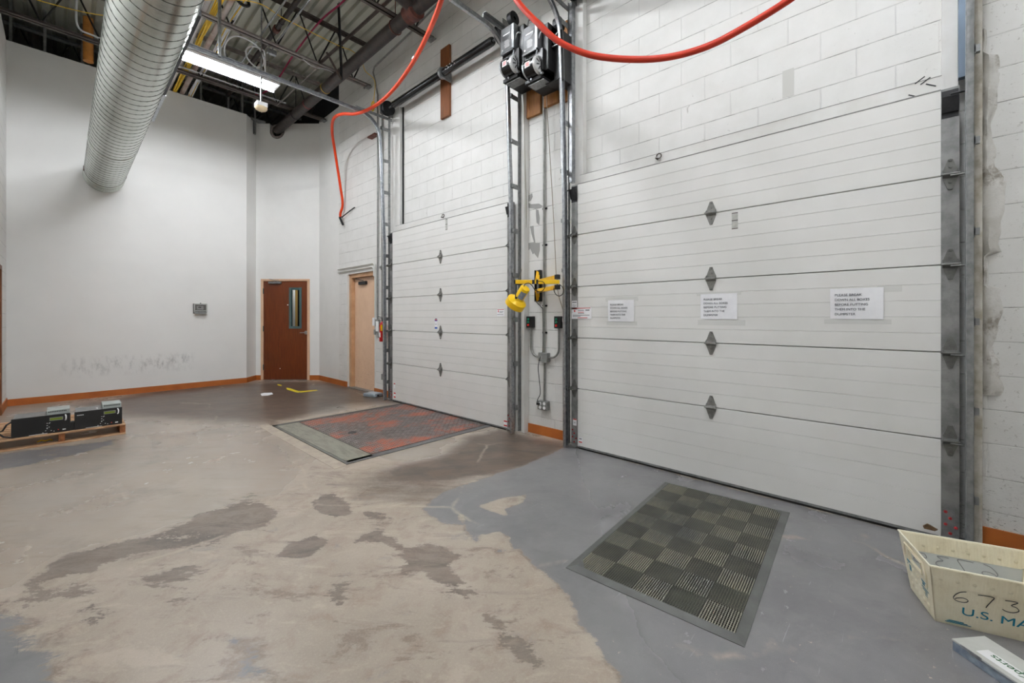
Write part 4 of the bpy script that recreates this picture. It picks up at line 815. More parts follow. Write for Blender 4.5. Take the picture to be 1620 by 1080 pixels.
# ------------------------------------------------------------------ notices
def notice(y0, y1, z0, z1, label, tapes):
    r = thing('paper_notice', (DX-.004, (y0+y1)/2, z0), label, 'notice', 'paper notices on the dock door')
    n = 10; vs = []
    for i in range(n+1):
        for j in range(7):
            a = i/n; b = j/6; vs.append((DX-.0025-.0035*abs(math.sin(a*5+b*2))*(.3+a*.7), y1+(y0-y1)*a, z0+(z1-z0)*b))
    MB().add(vs, [(i*7+j, (i+1)*7+j, (i+1)*7+j+1, i*7+j+1) for i in range(n) for j in range(6)]).build('paper_sheet', MT['paper'], r, smooth=180)
    H = z1-z0
    for k, s_ in enumerate(('PLEASE BREAK', 'DOWN ALL BOXES', 'BEFORE PUTTING', 'THEM INTO THE', 'DUMPSTER')):
        wd = [.146, .185, .177, .163, .112][k]*((y1-y0)/.28)
        text_mesh(s_, .0225, MT['ink'], (DX-.0072, y1-.025, z1-.052-k*.0325*H/.208), (0, -1, 0), (0, 0, 1), 'printed_line', r, width=wd, ext=.0002, bold=0)
    for (a, b, c, d) in tapes: MB().box(DX-.0008, DX-.0002, a, b, c, d).build('tape', MT['tape'], r)
notice(1.835, 2.112, 1.326, 1.533, 'farthest paper notice on the dock door, nearest the door track', [(1.80, 2.14, 1.52, 1.56), (1.81, 2.13, 1.29, 1.325)])
notice(.957, 1.237, 1.351, 1.559, 'middle paper notice on the dock door, just below a diamond hinge', [(.93, 1.27, 1.545, 1.575), (.90, 1.26, 1.30, 1.345)])
notice(.088, .367, 1.354, 1.563, 'biggest-looking paper notice on the dock door, nearest the worn block wall', [(.0, .12, 1.53, 1.57), (.05, .40, 1.32, 1.352)])
# labels on the near door
def label_(y0, y1, z0, z1, name, root, lines, x=DX-.0045):
    b = MB().box(x-.0006, x, y0, y1, z0, z1).build(name, MT['paper'], root)
    mb = MB(); mr = MB()
    for (a, c, w_, h_, red) in lines:
        (mr if red else mb).box(x-.0012, x-.0006, y1-(y1-y0)*a, y1-(y1-y0)*(a+w_), z0+(z1-z0)*c, z0+(z1-z0)*(c+h_))
    if mb.v: mb.build('label_print', MT['greyink'], b)
    if mr.v: mr.build('label_red_print', MT['redink'], b)
label_(2.475, 2.54, 1.45, 1.54, 'door_label', near, [(.1, .75, .8, .12, 0), (.1, .45, .75, .06, 0), (.1, .3, .6, .05, 0), (.1, .1, .7, .05, 0)])
label_(2.30, 2.54, 1.35, 1.47, 'door_label', near, [(.05, .90, .9, .05, 1), (.12, .6, .06, .18, 1), (.32, .70, .3, .06, 0), (.32, .55, .3, .05, 1), (.32, .45, .32, .05, 0), (.7, .7, .2, .1, 0), (.05, .3, .85, .05, 0), (.05, .2, .4, .05, 0), (.3, .08, .5, .05, 1)])
label_(2.48, 2.525, .235, .305, 'door_label', near, [(.05, .85, .9, .15, 1), (.2, .5, .6, .05, 0), (.2, .35, .5, .05, 0)])
label_(2.41, 2.455, .07, .125, 'door_label', near, [(.0, .0, .9, .2, 1), (.1, .6, .7, .2, 0)], DX-.001)
label_(3.53, 3.66, 1.38, 1.47, 'door_label', far, [(.05, .88, .9, .06, 1), (.15, .55, .1, .25, 1), (.35, .6, .5, .06, 0), (.35, .45, .4, .06, 0), (.05, .2, .8, .06, 0)], DX-.001)
label_(5.985, 6.03, .22, .30, 'door_label', far, [(.0, .8, 1, .2, 1)], DX-.001)
label_(5.975, 6.03, .07, .15, 'door_label', far, [(.0, .75, 1, .25, 1), (0, 0, 1, .25, 1)], DX-.001)
label_(3.485, 3.54, .04, .12, 'door_label', far, [(.0, .75, 1, .2, 1), (0, .1, 1, .2, 1)], DX-.001)
label_(4.87, 4.93, 1.20, 1.36, 'door_label', far, [(.1, .88, .8, .08, 0), (.1, .78, .8, .08, 1), (.2, .4, .5, .05, 0)], DX-.001)
for z, m_ in ((1.325, 'blueink'), (1.215, 'blueink')): MB().box(DX-.002, DX-.0015, 4.87, 4.93, z-.012, z+.012).build('blue_print', MT[m_], far)
# ring pulls and stickers on the headers and top panels
for yy, zc, rt, nm in ((1.62, 2.835, near, 'a'), (4.80, 2.82, far, 'b')):
    MB().tube([(DX+.06-.012, yy+.022*math.cos(a), zc+.022*math.sin(a)) for a in [2*PI*k/16 for k in range(15)]], .006, 6).cyl((DX+.07, yy+.02, zc-.018), (DX+.03, yy+.02, zc-.018), .008, 8).build('eye_hook', MT['joist'], smooth=60, **tg('small rusty ring hook above the notice door' if nm == 'a' else 'small dark hook above the pit plate door', 'hook'))
for yy, z0, z1, rt in ((.975, 2.07, 2.20, near), (4.66, 2.59, 2.74, far)):
    b = MB().box(DX-.0012, DX, yy-.022, yy+.022, z0, z1).build('old_sticker', M('faded sticker', (188, 188, 182), .5, c2=(170, 170, 164), vs=40), rt)
    mb = MB()
    for q in (z0, (z0+z1)/2, z1-.006): mb.box(DX-.002, DX-.0012, yy-.022, yy+.022, q, q+.007)
    mb.build('torn_edge', MT['joist'], b)
mb = MB()
for a, b in ((-.06, 2.86), (-.085, 2.845), (-.03, 2.80), (-.11, 2.84)): mb.bar((DX+.068, a, b), (DX+.068, a-.045, b+.03*random.choice((-1, 1))), .003, .006)
mb.build('loose_putty', MT['darksteel'], **tg('small dark scraps stuck on the white header by the high track end', 'scrap'))
# ------------------------------------------------------------------ by the beige door
MB().tube([(3.765, 6.755, 5.3), (3.765, 6.755, 1.3)], .013, 10).build('conduit', MT['conduit'], smooth=60, **tg('tall grey conduit running down to the switch box by the beige door', 'conduit'))
MB().tube([(3.765, 6.60, 5.1), (3.765, 6.60, 2.25)], .016, 10).tube([(3.765, 6.61, 2.2), (3.765, 6.61, 1.3)], .009, 8).build('conduit', MT['conduit'], smooth=60, **tg('tall grey conduit with a small sensor box beside the door track', 'conduit'))
MB().tube([(3.765, 6.555, .94), (3.765, 6.555, .39)], .010, 8).build('conduit', MT['paintcond'], smooth=60, **tg('short pale conduit below the fire extinguisher', 'conduit'))
for k, (dz, yy) in enumerate(((0, 6.84), (-.062, 6.885))):
    z = 2.335+dz; pts = [(3.765, 8.32, z), (3.765, yy+.09, z)]+arc((3.765, yy+.09, z-.09), .09, 0, PI/2, (0, 0, 1), (0, -1, 0), 6)+[(3.765, yy, 1.33 if k == 0 else 2.1)]
    MB().tube(pts, .013, 10).build('conduit', MT['paintcond'], smooth=60, **tg(('upper' if k == 0 else 'lower')+' painted conduit bending over the top of the beige door', 'conduit', 'painted conduits over the beige door'))
MB().box(3.74, WX, 6.52, 6.615, 2.19, 2.27).box(3.71, 3.742, 6.56, 6.60, 2.21, 2.25).build('sensor_box', MT['boxgrey'], bev=.004, **tg('small grey box with dark snout on the conduit by the door track', 'sensor box'))
MB().box(3.74, WX, 6.70, 6.80, 1.205, 1.33).build('switch_box', MT['boxgrey'], bev=.004, **tg('grey switch box on the block wall, beside the fire extinguisher', 'switch box'))
MB().box(3.735, WX, 6.82, 6.89, 1.22, 1.36).build('white_cover_plate', MT['tag'], bev=.003, **tg('white plate at the edge of the beige door, beside the grey switch box', 'cover plate'))
MB().box(3.75, WX, 6.80, 6.87, 1.06, 1.15).build('switch_box', MT['boxgrey'], bev=.004, **tg('rounded pale switch below the white plate at the beige door', 'switch box'))
MB().tube([(3.765, 6.77, 1.21), (3.765, 6.77, 1.05), (3.765, 6.72, 1.02)], .013, 8).build('conduit_elbow', MT['conduit'], smooth=60, **tg('short grey conduit elbow under the switch box by the beige door', 'conduit'))
MB().box(3.735, WX, 6.49, 6.585, .29, .39).build('outlet_box', MT['boxgrey'], bev=.004, **tg('grey outlet box low on the wall beside the first door track', 'outlet'))
r = thing('fire_extinguisher', (3.70, 6.44, .96), 'red fire extinguisher with a white tag hanging beside the beige door', 'fire extinguisher')
MB().lathe([(0, 0), (.048, 0), (.054, .008), (.054, .27), (.045, .31), (.02, .335), (.016, .35), (0, .35)], (3.70, 6.47, .955), (0, 0, 1), 28).build('cylinder', MT['red'], r, smooth=45)
MB().lathe([(0, .0), (.018, 0), (.018, .04), (0, .04)], (3.70, 6.47, 1.30), (0, 0, 1), 14).bar((3.70, 6.47, 1.345), (3.63, 6.52, 1.36), .02, .008).bar((3.70, 6.47, 1.36), (3.64, 6.52, 1.385), .02, .008).build('valve', MT['darksteel'], r)
MB().tube(smooth_path([(3.70, 6.47, 1.32), (3.70, 6.42, 1.33), (3.69, 6.405, 1.25), (3.69, 6.41, 1.1)]), .008, 8).build('hose', MT['black'], r, smooth=60)
MB().box(3.625, 3.627, 6.475, 6.565, 1.13, 1.30).build('inspection_tag', MT['tag'], r)
MB().box(3.642, 3.652, 6.45, 6.485, 1.03, 1.11).build('label', MT['tag'], r)
MB().box(3.65, 3.67, 6.425, 6.45, 1.14, 1.24).build('yellow_label', MT['yellow'], r)
# box and scraps on the floor
M_ = Matrix.Translation((3.66, 6.73, 0)) @ Matrix.Rotation(.25, 4, 'Z')
r = thing('scale_box', (3.66, 6.73, 0), 'small flat blue-grey box lying on the floor before the beige door', 'box')
MB(M_).box(-.10, .10, -.15, .13, 0, .055).build('case', M('blue grey plastic', (146, 156, 164), .5, c2=(128, 138, 146), vs=20), r, bev=.012)
MB(M_).box(-.085, .085, -.12, .10, .055, .06).build('lid', M('pale grey plastic', (168, 176, 182), .5), r, bev=.004)
MB(M_).cyl((-.03, -.15, .028), (-.03, -.168, .028), .014, 10).build('connector', MT['darksteel'], r)
q = [atH(a, b) for a, b in ((412,623),(418,621.5),(430,621),(432,623.5),(424,625.5),(414,626))]
MB().prism([(p.x, p.y, .001) for p in q], (0, 0, .003)).build('paper_scrap', MT['paper'], **tg('small torn white paper scrap on the floor before the wooden door', 'paper scrap'))
def tape_mark(P, label):
    q = [atH(a, b) for a, b in P]; MB().prism([(p.x, p.y, .0004) for p in q], (0, 0, .0006)).build('floor_tape', M('worn yellow tape', (226, 200, 20), .6, c2=(190, 168, 40), vs=16), **tg(label, 'floor tape', 'worn yellow tape on the floor'))
tape_mark([(438,607.5),(445,608.5),(446,610.5),(440,609.5)], 'smallest yellow tape bit on the floor, nearest the wooden door')
tape_mark([(453,613.5),(458,613.8),(474,618.8),(473,621),(466,619.8),(454,616)], 'yellow tape strip on the floor slanting towards the pit plate')
tape_mark([(473,618.5),(500,616.5),(503,617.5),(475,621)], 'yellow tape strip on the floor running level from the slanted one')
# device on the far wall
r = thing('thermostat', (1.8, 10.02, 1.44), 'thermostat in a clear plastic guard box on the long drywall', 'thermostat')
cl_ = NT('clear plastic'); cl_.b.inputs['Transmission Weight'].default_value = .85; cl_.b.inputs['Roughness'].default_value = .1; cl_.col((214, 214, 210)); cl_.b.inputs['IOR'].default_value = 1.15
MB().box(1.70, 1.91, 10.03, 10.04, 1.44, 1.635).build('back_plate', MT['boxgrey'], r)
MB().box(1.75, 1.86, 10.00, 10.03, 1.515, 1.59).build('thermostat_body', MT['tag'], r, bev=.01)
MB().box(1.775, 1.82, 9.997, 10.00, 1.55, 1.575).build('display', MT['black'], r)
mb = MB(); mb.box(1.70, 1.91, 9.965, 9.969, 1.475, 1.63); mb.box(1.70, 1.704, 9.969, 10.03, 1.475, 1.63).box(1.906, 1.91, 9.969, 10.03, 1.475, 1.63).box(1.70, 1.91, 9.969, 10.03, 1.626, 1.63); mb.build('guard_cover', cl_.m, r)
mb = MB(); mb.box(1.70, 1.91, 9.962, 10.03, 1.615, 1.635).box(1.70, 1.91, 9.962, 10.03, 1.488, 1.50).box(1.70, 1.715, 9.962, 10.03, 1.47, 1.63).box(1.895, 1.91, 9.962, 10.03, 1.47, 1.63); mb.build('guard_rim', M('grey rim', (176, 176, 172), .5), r)
MB().prism([(1.70, 10.03, 1.47), (1.91, 10.03, 1.47), (1.89, 10.03, 1.435), (1.72, 10.03, 1.435)], (0, -.07, 0)).build('guard_base', MT['boxgrey'], r)
MB().cyl((1.805, 9.96, 1.64), (1.805, 9.98, 1.64), .010, 8).build('lock', MT['black'], r)
# ------------------------------------------------------------------ hoses
def hose(name, P, rr, m_, label, root_loc, ridges=False):
    pts = smooth_path([atZ(a, b, z) for a, b, z in P], 16)
    rad = rr
    if ridges:
        # fine rings of the ribbed hose
        fine = []
        for i in range(len(pts)-1):
            L = (pts[i+1]-pts[i]).length; n = max(1, int(L/.004))
            for k in range(n): fine.append(pts[i].lerp(pts[i+1], k/n))
        pts = fine; rad = [rr*(1.0 if k % 2 else .965) for k in range(len(pts))]
    r = thing(name, root_loc, label, 'hose')
    MB().tube(pts, rad, 14).build('hose_tube', m_, r, smooth=80)
    return r
h1 = hose('air_hose', [(539,344,8.28),(538.5,338,8.27),(542,322,8.22),(538,292,8.12),(530,240,7.9),(525.5,208,7.5),(528,188,7.1),(541,180.5,6.8),(565,179.5,6.55),(592,168,6.1),(620,144,5.7),(650,104,5.1),(675,58,4.45),(698,0,3.7),(718,-90,3.2),(730,-180,3.0)], .024, MT['hose'], 'orange-red hose draped over the overhead track, its end tied to the wall', (3.2, 6, 1.8))
mb = MB(); p = atZ(539, 344, 8.28); mb.bar(p+Vector((0, .05, .02)), p+Vector((0, -.06, .0)), .03, .02); mb.bar(p+Vector((-.02, 0, 0)), p+Vector((0, -.10, -.16)), .03, .03); mb.bar(p+Vector((.0, -.05, .0)), p+Vector((3.775-p.x, -.5, .12)), .02, .012); mb.bar(p+Vector((3.775-p.x, -.5, .12)), p+Vector((3.775-p.x, -.50, .02)), .015, .015); mb.build('nozzle', MT['darksteel'], h1)
for q, (a, b, z) in enumerate(((655, 93, 5.02), (536, 182.5, 6.9))): 
    p = atZ(a, b, z); MB().lathe([(.025, -.02), (.028, 0), (.025, .02)], p, (atZ(a+6, b-8, z)-p), 16).build('hose_tape', MT['tag'], h1, smooth=60)
hose('air_hose', [(795,-40,3.45),(817,0,3.35),(850,36,3.25),(885,66,3.18),(935,87,3.1),(1000,94,3.02),(1060,90,2.95),(1120,73,2.86),(1180,42,2.76),(1248,0,2.62),(1300,-40,2.5)], .023, MT['hosered'], 'red ribbed hose sagging in a wide curve in front of the notice door', (3, 2, 3), True)
# ------------------------------------------------------------------ pallet and the two units
pr_ = thing('pallet', (0, 7.2, 0), 'low wooden pallet by the painted wall carrying two black units', 'pallet')
PX0, PX1, PY0, PY1 = -.53, .49, 6.66, 7.78
for k, x in enumerate((PX0, -.045, PX1-.05)): MB().box(x, x+.05 if k != 1 else x+.05, PY0+.012, PY1-.01, .018, .104).build('stringer', MT['palletblock'], pr_, bev=.002)
for k in range(9):
    y = PY0+k*(PY1-PY0-.085)/8; MB().box(PX0, PX1, y, y+.082, .104, .120).build('deck_board', MT['pallet'], pr_, bev=.002)
for y in (PY0, 7.18, PY1-.09): MB().box(PX0, PX1, y, y+.09, .0, .018).build('bottom_board', MT['pallet'], pr_, bev=.002)
MB().tube([(-.20, 6.80, .025), (-.17, 6.79, .04), (-.14, 6.80, .026), (-.11, 6.78, .04), (-.09, 6.79, .025)], .006, 6).build('strap_scrap', MT['yellow'], **tg('bit of yellow strap inside the pallet opening', 'strap scrap'))
def unit(x0, x1, y, label, handle, bright):
    r = thing('electronic_unit', ((x0+x1)/2, y+.15, .12), label, 'electronic unit', 'black units on the pallet'); z = .1205; H = .195; w_ = x1-x0
    MB().box(x0, x1, y, y+.012, z, z+H).build('front_panel', MT['black'], r, bev=.002)
    MB().box(x0+.01, x1-.005, y+.012, y+.34, z, z+H-.004).build('chassis', MT['galvflat'], r)
    MB().box(x1-w_*.42, x1-.004, y+.04, y+.30, z+H-.004, z+H+.045).build('transformer_box', M('light grey box', (166, 172, 168), .5), r, bev=.003)
    mb = MB()
    for q in range(11): mb.box(x1-w_*.39+q*.0125, x1-w_*.39+q*.0125+.008, y+.039, y+.0405, z+H+.022, z+H+.034)
    for q in range(14 if handle else 0): mb.box(x0+.05+q*.0125, x0+.05+q*.0125+.008, y+.02, y+.032, z+H-.004, z+H-.002)
    mb.build('vent_slots', MT['black'], r)
    MB().box(x1-.155, x1-.055, y-.003, y, z+H-.062, z+H-.028).build('display_bezel', MT['galvflat'], r)
    MB().box(x1-.150, x1-.062, y-.0045, y-.003, z+H-.056, z+H-.034).build('display', M('green display', (120, 138, 34), .4), r)
    mb = MB(); mb.tube([(x1-.038, y, z+H-.07), (x1-.034, y-.022, z+H-.06), (x1-.033, y-.026, z+H-.04), (x1-.034, y-.022, z+H-.022), (x1-.038, y, z+H-.012)], .006, 8); mb.build('pull_handle', MT['tag'], r, smooth=60)
    mb = MB()
    for a, b in ((.115, .13), (.11, .135), (.07, .135), (.035, .16), (.03, .12), (.015, .18), (.02, .10), (.055, .15)): mb.box(x1-b-.006-.02, x1-b+.002-.02, y-.002, y, z+a-.003, z+a+.002)
    for q in range(3): mb.box(x1-.17-.006, x1-.17+.004, y-.002, y, z+.11-q*.025, z+.114-q*.025)
    mb.box(x1-.30, x1-.17, y-.002, y, z+.004, z+.008); mb.box(x1-.06, x1-.035, y-.002, y, z+.02, z+.032)
    if bright:
        for q in range(5): mb.box(x0+.02+q*.011, x0+.027+q*.011, y-.002, y, z+H-.042, z+H-.033)
    mb.build('panel_print', MT['tag'], r)
    MB().lathe([(0, .005), (.005, .005), (.005, 0)], (x1-.09, y, z+.03), (0, -1, 0), 10).build('red_button', MT['btnred'], r)
    if handle:
        MB().tube([(x0, y+.02, z+H-.03), (x0-.03, y-.0, z+H-.05), (x0-.055, y-.0, z+.09), (x0-.09, y+.02, z+.075), (x0-.05, y+.01, z+.025), (x0, y+.0, z+.01)], .008, 8).build('side_handle', MT['black'], r, smooth=60)
    else:
        MB().box(x0-.04, x0, y+.01, y+.10, z, z+.09).build('side_connector', MT['black'], r, bev=.004)
        MB().cyl((x0+w_*.46, y+.05, z+H), (x0+w_*.46, y+.05, z+H+.02), .008, 8).build('knob', MT['tag'], r)
unit(-.375, .045, 6.69, 'black electronic unit with green display at the wall end of the pallet', True, False)
unit(.075, .462, 6.69, 'black electronic unit with green display at the open corner of the pallet', False, True)
# ------------------------------------------------------------------ pit plate
pl = thing('dock_leveler', (2.75, 4.8, 0), 'steel pit plate with worn orange paint set flush in the floor', 'pit plate')
t = NT('worn orange diamond plate'); n1 = t.noise(1.5, 5, .6, stretch=(1, 1.3, 1)); n2 = t.noise(14, 6, .7)
f = t.ramp(t.math('ADD', n1, t.math('MULTIPLY', t.math('SUBTRACT', n2, .5), .35)), .50, .60); c = t.mix(f, t.mix(t.ramp(n2, .4, .6), (108, 101, 98), (84, 77, 74)), (160, 88, 64))
c = t.mix(t.ramp(t.noise(5, 5, .7), .52, .7, 0, .55), c, (104, 88, 80)); t.col(c); t.v(t.b.inputs['Roughness'], t.ramp(n2, .3, .7, .34, .55)); t.b.inputs['Metallic'].default_value = .15
MT['plate'] = t.m
QX0, QX1, QY0, QY1 = 2.085, 3.655, 3.865, 5.715
mb = MB(); mb.box(QX0, QX1, QY0, QY1, -.0, .006); mb.build('steel_plate', t.m, pl)
mb = MB(); k = 0; x = QX0+.02
while x < QX1-.01:
    y = QY0+.02; q = 0
    while y < QY1-.01:
        if (x-2.32)**2+(y-4.75)**2 > .05**2:
            a, b = (.019, .0055) if (k+q) % 2 else (.0055, .019)
            mb.add([(x-a, y, .006), (x, y-b, .006), (x+a, y, .006), (x, y+b, .006), (x, y, .0105)], [(0, 1, 4), (1, 2, 4), (2, 3, 4), (3, 0, 4)])
        y += .036; q += 1
    x += .036; k += 1
mb.build('tread_lugs', t.m, pl)
MB().lathe([(0, .0012), (.028, .0012), (.045, .004), (.05, .0)], (2.32, 4.75, .006), (0, 0, 1), 24).build('lift_ring', MT['black'], pl)
t2 = NT('dirty green grey lip'); f = t2.ramp(t2.noise(6, 7, .7, stretch=(3, .7, 1)), .45, .6); t2.col(t2.mix(f, (134, 132, 118), (112, 110, 100))); t2.b.inputs['Roughness'].default_value = .5
MB().box(1.82, 2.075, 3.80, 5.75, 0, .006).build('rear_strip', t2.m, pl)
MB().box(2.075, 2.085, 3.865, 5.715, .0, .008).build('hinge_gap', MT['black'], pl)
mb = MB(); mb.box(1.785, 3.66, 5.722, 5.80, 0, .007).build('edge_angle', M('dark pit edge', (76, 74, 70), .55, c2=(60, 58, 56), vs=12), pl)
MB().box(1.785, 1.815, 3.80, 5.80, 0, .007).build('edge_angle', M('grey pit edge', (104, 102, 96), .6, c2=(84, 82, 78), vs=12), pl)
MB().box(1.785, 3.66, 3.765, 3.852, 0, .006).build('edge_angle', M('blue grey pit edge', (102, 102, 102), .5, c2=(84, 82, 80), vs=8), pl)
MB().box(2.085, 3.66, 3.852, 3.858, 0, .009).box(QX1, QX1+.006, QY0, QY1, 0, .009).build('plate_gap', MT['black'], pl)
MB().box(1.9, 3.5, 5.81, 5.92, 0.0, .0015).box(1.66, 1.78, 3.74, 5.92, 0, .0015).build('trim_40', M('newer concrete strip', (172, 160, 144), .6, c2=(150, 138, 124), vs=9), kind='structure')
# ------------------------------------------------------------------ mat
A_, B_, C_, D_ = Vector((1.872, 1.338, 0)), Vector((1.912, .478, 0)), Vector((3.475, .578, 0)), Vector((3.385, 1.432, 0))
o = (A_+B_+C_+D_)/4; exx = ((D_+C_)/2-(A_+B_)/2); Lm = exx.length; ang = math.atan2(exx.y, exx.x); Wm = .865
MM = Matrix.Translation(o) @ Matrix.Rotation(ang, 4, 'Z')
mt = thing('floor_mat', tuple(o), 'dark rubber floor mat in checkered ribbed tiles before the notice door', 'floor mat')
rub = M('mat rubber', (94, 95, 92), .6, c2=(80, 81, 78), vs=8); ribm = M('dusty mat ribs', (118, 114, 94), .65, c2=(84, 83, 74), vs=7)
t = NT('dusty mat ribs'); c = t.mix(t.ramp(t.noise(3.2, 5, .65), .4, .64), (128, 124, 108), (94, 94, 89)); t.col(c); t.b.inputs['Roughness'].default_value = .6; ribm = t.m
MB(MM).box(-Lm/2+.03, Lm/2-.03, -Wm/2+.03, Wm/2-.03, .0015, .006).build('mat_base', M('mat underside', (38, 38, 36), .8), mt)
mb = MB(MM); e = .042
def bev_edge(a, b, c_, d_):    # outer a->b at floor, inner c_->d_ raised
    a, b, c_, d_ = [Vector(p) for p in (a, b, c_, d_)]
    z = Vector((0, 0, .003)); z2 = Vector((0, 0, .014)); mb.add([a, b, d_, c_, a+z, b+z, d_+z2, c_+z2], [(0, 3, 2, 1), (4, 5, 6, 7), (0, 1, 5, 4), (1, 2, 6, 5), (2, 3, 7, 6), (3, 0, 4, 7)])
ox, oy, ix, iy = Lm/2, Wm/2, Lm/2-e, Wm/2-e
bev_edge((-ox, -oy, 0), (ox, -oy, 0), (-ix, -iy, 0), (ix, -iy, 0)); bev_edge((ox, -oy, 0), (ox, oy, 0), (ix, -iy, 0), (ix, iy, 0)); bev_edge((ox, oy, 0), (-ox, oy, 0), (ix, iy, 0), (-ix, iy, 0)); bev_edge((-ox, oy, 0), (-ox, -oy, 0), (-ix, iy, 0), (-ix, -iy, 0))
mb.build('mat_border', rub, mt)
rb = MB(MM); sk = MB(MM); NX, NY = 9, 5; tx, ty = 2*ix/NX, 2*iy/NY
for i in range(NX):
    for j in range(NY):
        x0 = -ix+i*tx; y0 = -iy+j*ty; g = .0008
        if (i+j) % 2 == 0:
            for k in range(14):
                y = y0+g+(ty-2*g)*(k+.5)/14; rb.box(x0+g, x0+tx-g, y-.0024, y+.0024, .006, .0135)
            for k in range(11):
                x = x0+g+(tx-2*g)*(k+.5)/11; sk.box(x-.002, x+.002, y0+g, y0+ty-g, .006, .0105)
        else:
            for k in range(15):
                x = x0+g+(tx-2*g)*(k+.5)/15; sk.box(x-.0022, x+.0022, y0+g, y0+ty-g, .006, .0125)
            for k in range(13):
                y = y0+g+(ty-2*g)*(k+.5)/13
                for q in range(15):
                    x = x0+g+(tx-2*g)*(q+.5)/15; rb.box(x-.0018, x+.0026, y-.0016, y+.0016, .006, .0134)
rb.build('ribs', ribm, mt); sk.build('cross_ribs', M('mat cross ribs', (84, 84, 76), .65, c2=(66, 66, 62), vs=6), mt)
mb = MB(MM); mb.prism([(-ix, iy, .0105), (-ix+.07, iy, .0105), (-ix, iy-.05, .0105)], (0, 0, .0032)); mb.prism([(ix, -iy, .0105), (ix-.05, -iy, .0105), (ix, -iy+.04, .0105)], (0, 0, .0032)); mb.build('corner_pad', rub, mt)
# ------------------------------------------------------------------ mail tub
TZ = .265; a0, b0, c0 = atH(1421, 838, TZ), atH(1465, 893, TZ), atH(1618, 868, TZ)
wv = (b0-a0); wv.z = 0; Wt = wv.length; wv.normalize(); lv = Vector((-wv.y, wv.x, 0)); lv = lv if lv.dot(c0-a0) > 0 else -lv
lv = (lv*.6+(c0-a0).normalized()*.4).normalized(); wv2 = Vector((lv.y, -lv.x, 0)); wv = wv2 if wv2.dot(wv) > 0 else -wv2
Lt = .46; ctr = a0+wv*Wt/2+lv*Lt/2; ctr.z = 0
TM = Matrix(((lv.x, wv.x, 0, ctr.x), (lv.y, wv.y, 0, ctr.y), (0, 0, 1, 0), (0, 0, 0, 1)))       # x = along the tub, y = towards the camera
tub = thing('mail_tub', tuple(ctr), 'cream corrugated plastic mail tub with handwritten numbers on its side', 'mail tub')
t = NT('cream corrugated plastic'); sx = t.n('ShaderNodeSeparateXYZ'); tcs = t.n('ShaderNodeTexCoord'); t.l(tcs.outputs['Object'], sx.inputs[0])
pk = t.n('ShaderNodeVectorMath', operation='DOT_PRODUCT'); t.l(tcs.outputs['Object'], pk.inputs[0]); pk.inputs[1].default_value = lv
c = t.mix(t.ramp(t.noise(6, 6, .65), .4, .7), (240, 232, 206), (226, 214, 182)); c = t.mix(t.math('MULTIPLY', t.ramp(t.noise(12, 6, .7), .56, .7), .4), c, (176, 160, 128))
t.col(c); t.b.inputs['Roughness'].default_value = .45; t.b.inputs['Subsurface Weight'].default_value = .0
wv_ = t.n('ShaderNodeTexWave'); wv_.inputs['Scale'].default_value = 30; mp = t.n('ShaderNodeMapping'); cmb = t.n('ShaderNodeCombineXYZ'); t.l(pk.outputs['Value'], cmb.inputs[0]); t.l(cmb.outputs[0], wv_.inputs['Vector']); t.bump(wv_.outputs['Fac'], .25, .002)
cream = t.m
inner = M('grey tub lining', (206, 209, 206), .5, c2=(194, 198, 197), vs=5)
hl, hw, bl, bw = Lt/2, Wt/2, Lt/2-.035, Wt/2-.045
def tp(sx_, sy_, z, inset=0.):     # corner point of the tub at height z
    f = z/TZ; return Vector((sx_*(bl+(hl-bl)*f-inset), sy_*(bw+(hw-bw)*f-inset), z))
def tpp(u_, side, z, off=0.):      # point on the long side; u_ -1..1 along x
    f = z/TZ; return Vector((u_*(bl+(hl-bl)*f), side*(bw+(hw-bw)*f+off), z))
th = .005
def shellwall(mb, c1, c2, z0=0., z1=TZ):
    mb.add([tp(*c1, z0), tp(*c2, z0), tp(*c2, z1), tp(*c1, z1), tp(*c1, z0, th), tp(*c2, z0, th), tp(*c2, z1, th), tp(*c1, z1, th)], [(0, 1, 2, 3), (4, 7, 6, 5), (0, 3, 7, 4), (1, 5, 6, 2), (3, 2, 6, 7), (0, 4, 5, 1)])
mb = MB(TM)
for c1, c2 in (((-1, 1), (1, 1)), ((1, 1), (1, -1)), ((1, -1), (-1, -1))): shellwall(mb, c1, c2)
# short end towards the far side of the photograph has a hand hole: build it in pieces
def ep(v_, z, inset=0.): f = z/TZ; return Vector((-(bl+(hl-bl)*f-inset), v_*(bw+(hw-bw)*f), z))
def endpiece(v0, v1, z0, z1): mb.add([ep(v0, z0), ep(v1, z0), ep(v1, z1), ep(v0, z1), ep(v0, z0, th), ep(v1, z0, th), ep(v1, z1, th), ep(v0, z1, th)], [(0, 1, 2, 3), (4, 7, 6, 5), (0, 3, 7, 4), (1, 5, 6, 2), (3, 2, 6, 7), (0, 4, 5, 1)])
for v0, v1, z0, z1 in ((-1, 1, 0, .175), (-1, -.35, .175, .215), (.35, 1, .175, .215), (-1, 1, .215, TZ)): endpiece(v0, v1, z0, z1)
mb.add([tp(-1, -1, .003), tp(1, -1, .003), tp(1, 1, .003), tp(-1, 1, .003), tp(-1, -1, .008), tp(1, -1, .008), tp(1, 1, .008), tp(-1, 1, .008)], [(0, 1, 2, 3), (4, 7, 6, 5), (0, 4, 5, 1), (1, 5, 6, 2), (2, 6, 7, 3), (3, 7, 4, 0)])
mb.build('tub_body', cream, tub)
mb = MB(TM); mb.tube([tp(-1, -1, TZ), tp(1, -1, TZ), tp(1, 1, TZ), tp(-1, 1, TZ), tp(-1, -1, TZ)], .0042, 8); mb.build('top_rim', M('rim cream', (240, 234, 212), .4), tub, smooth=60)
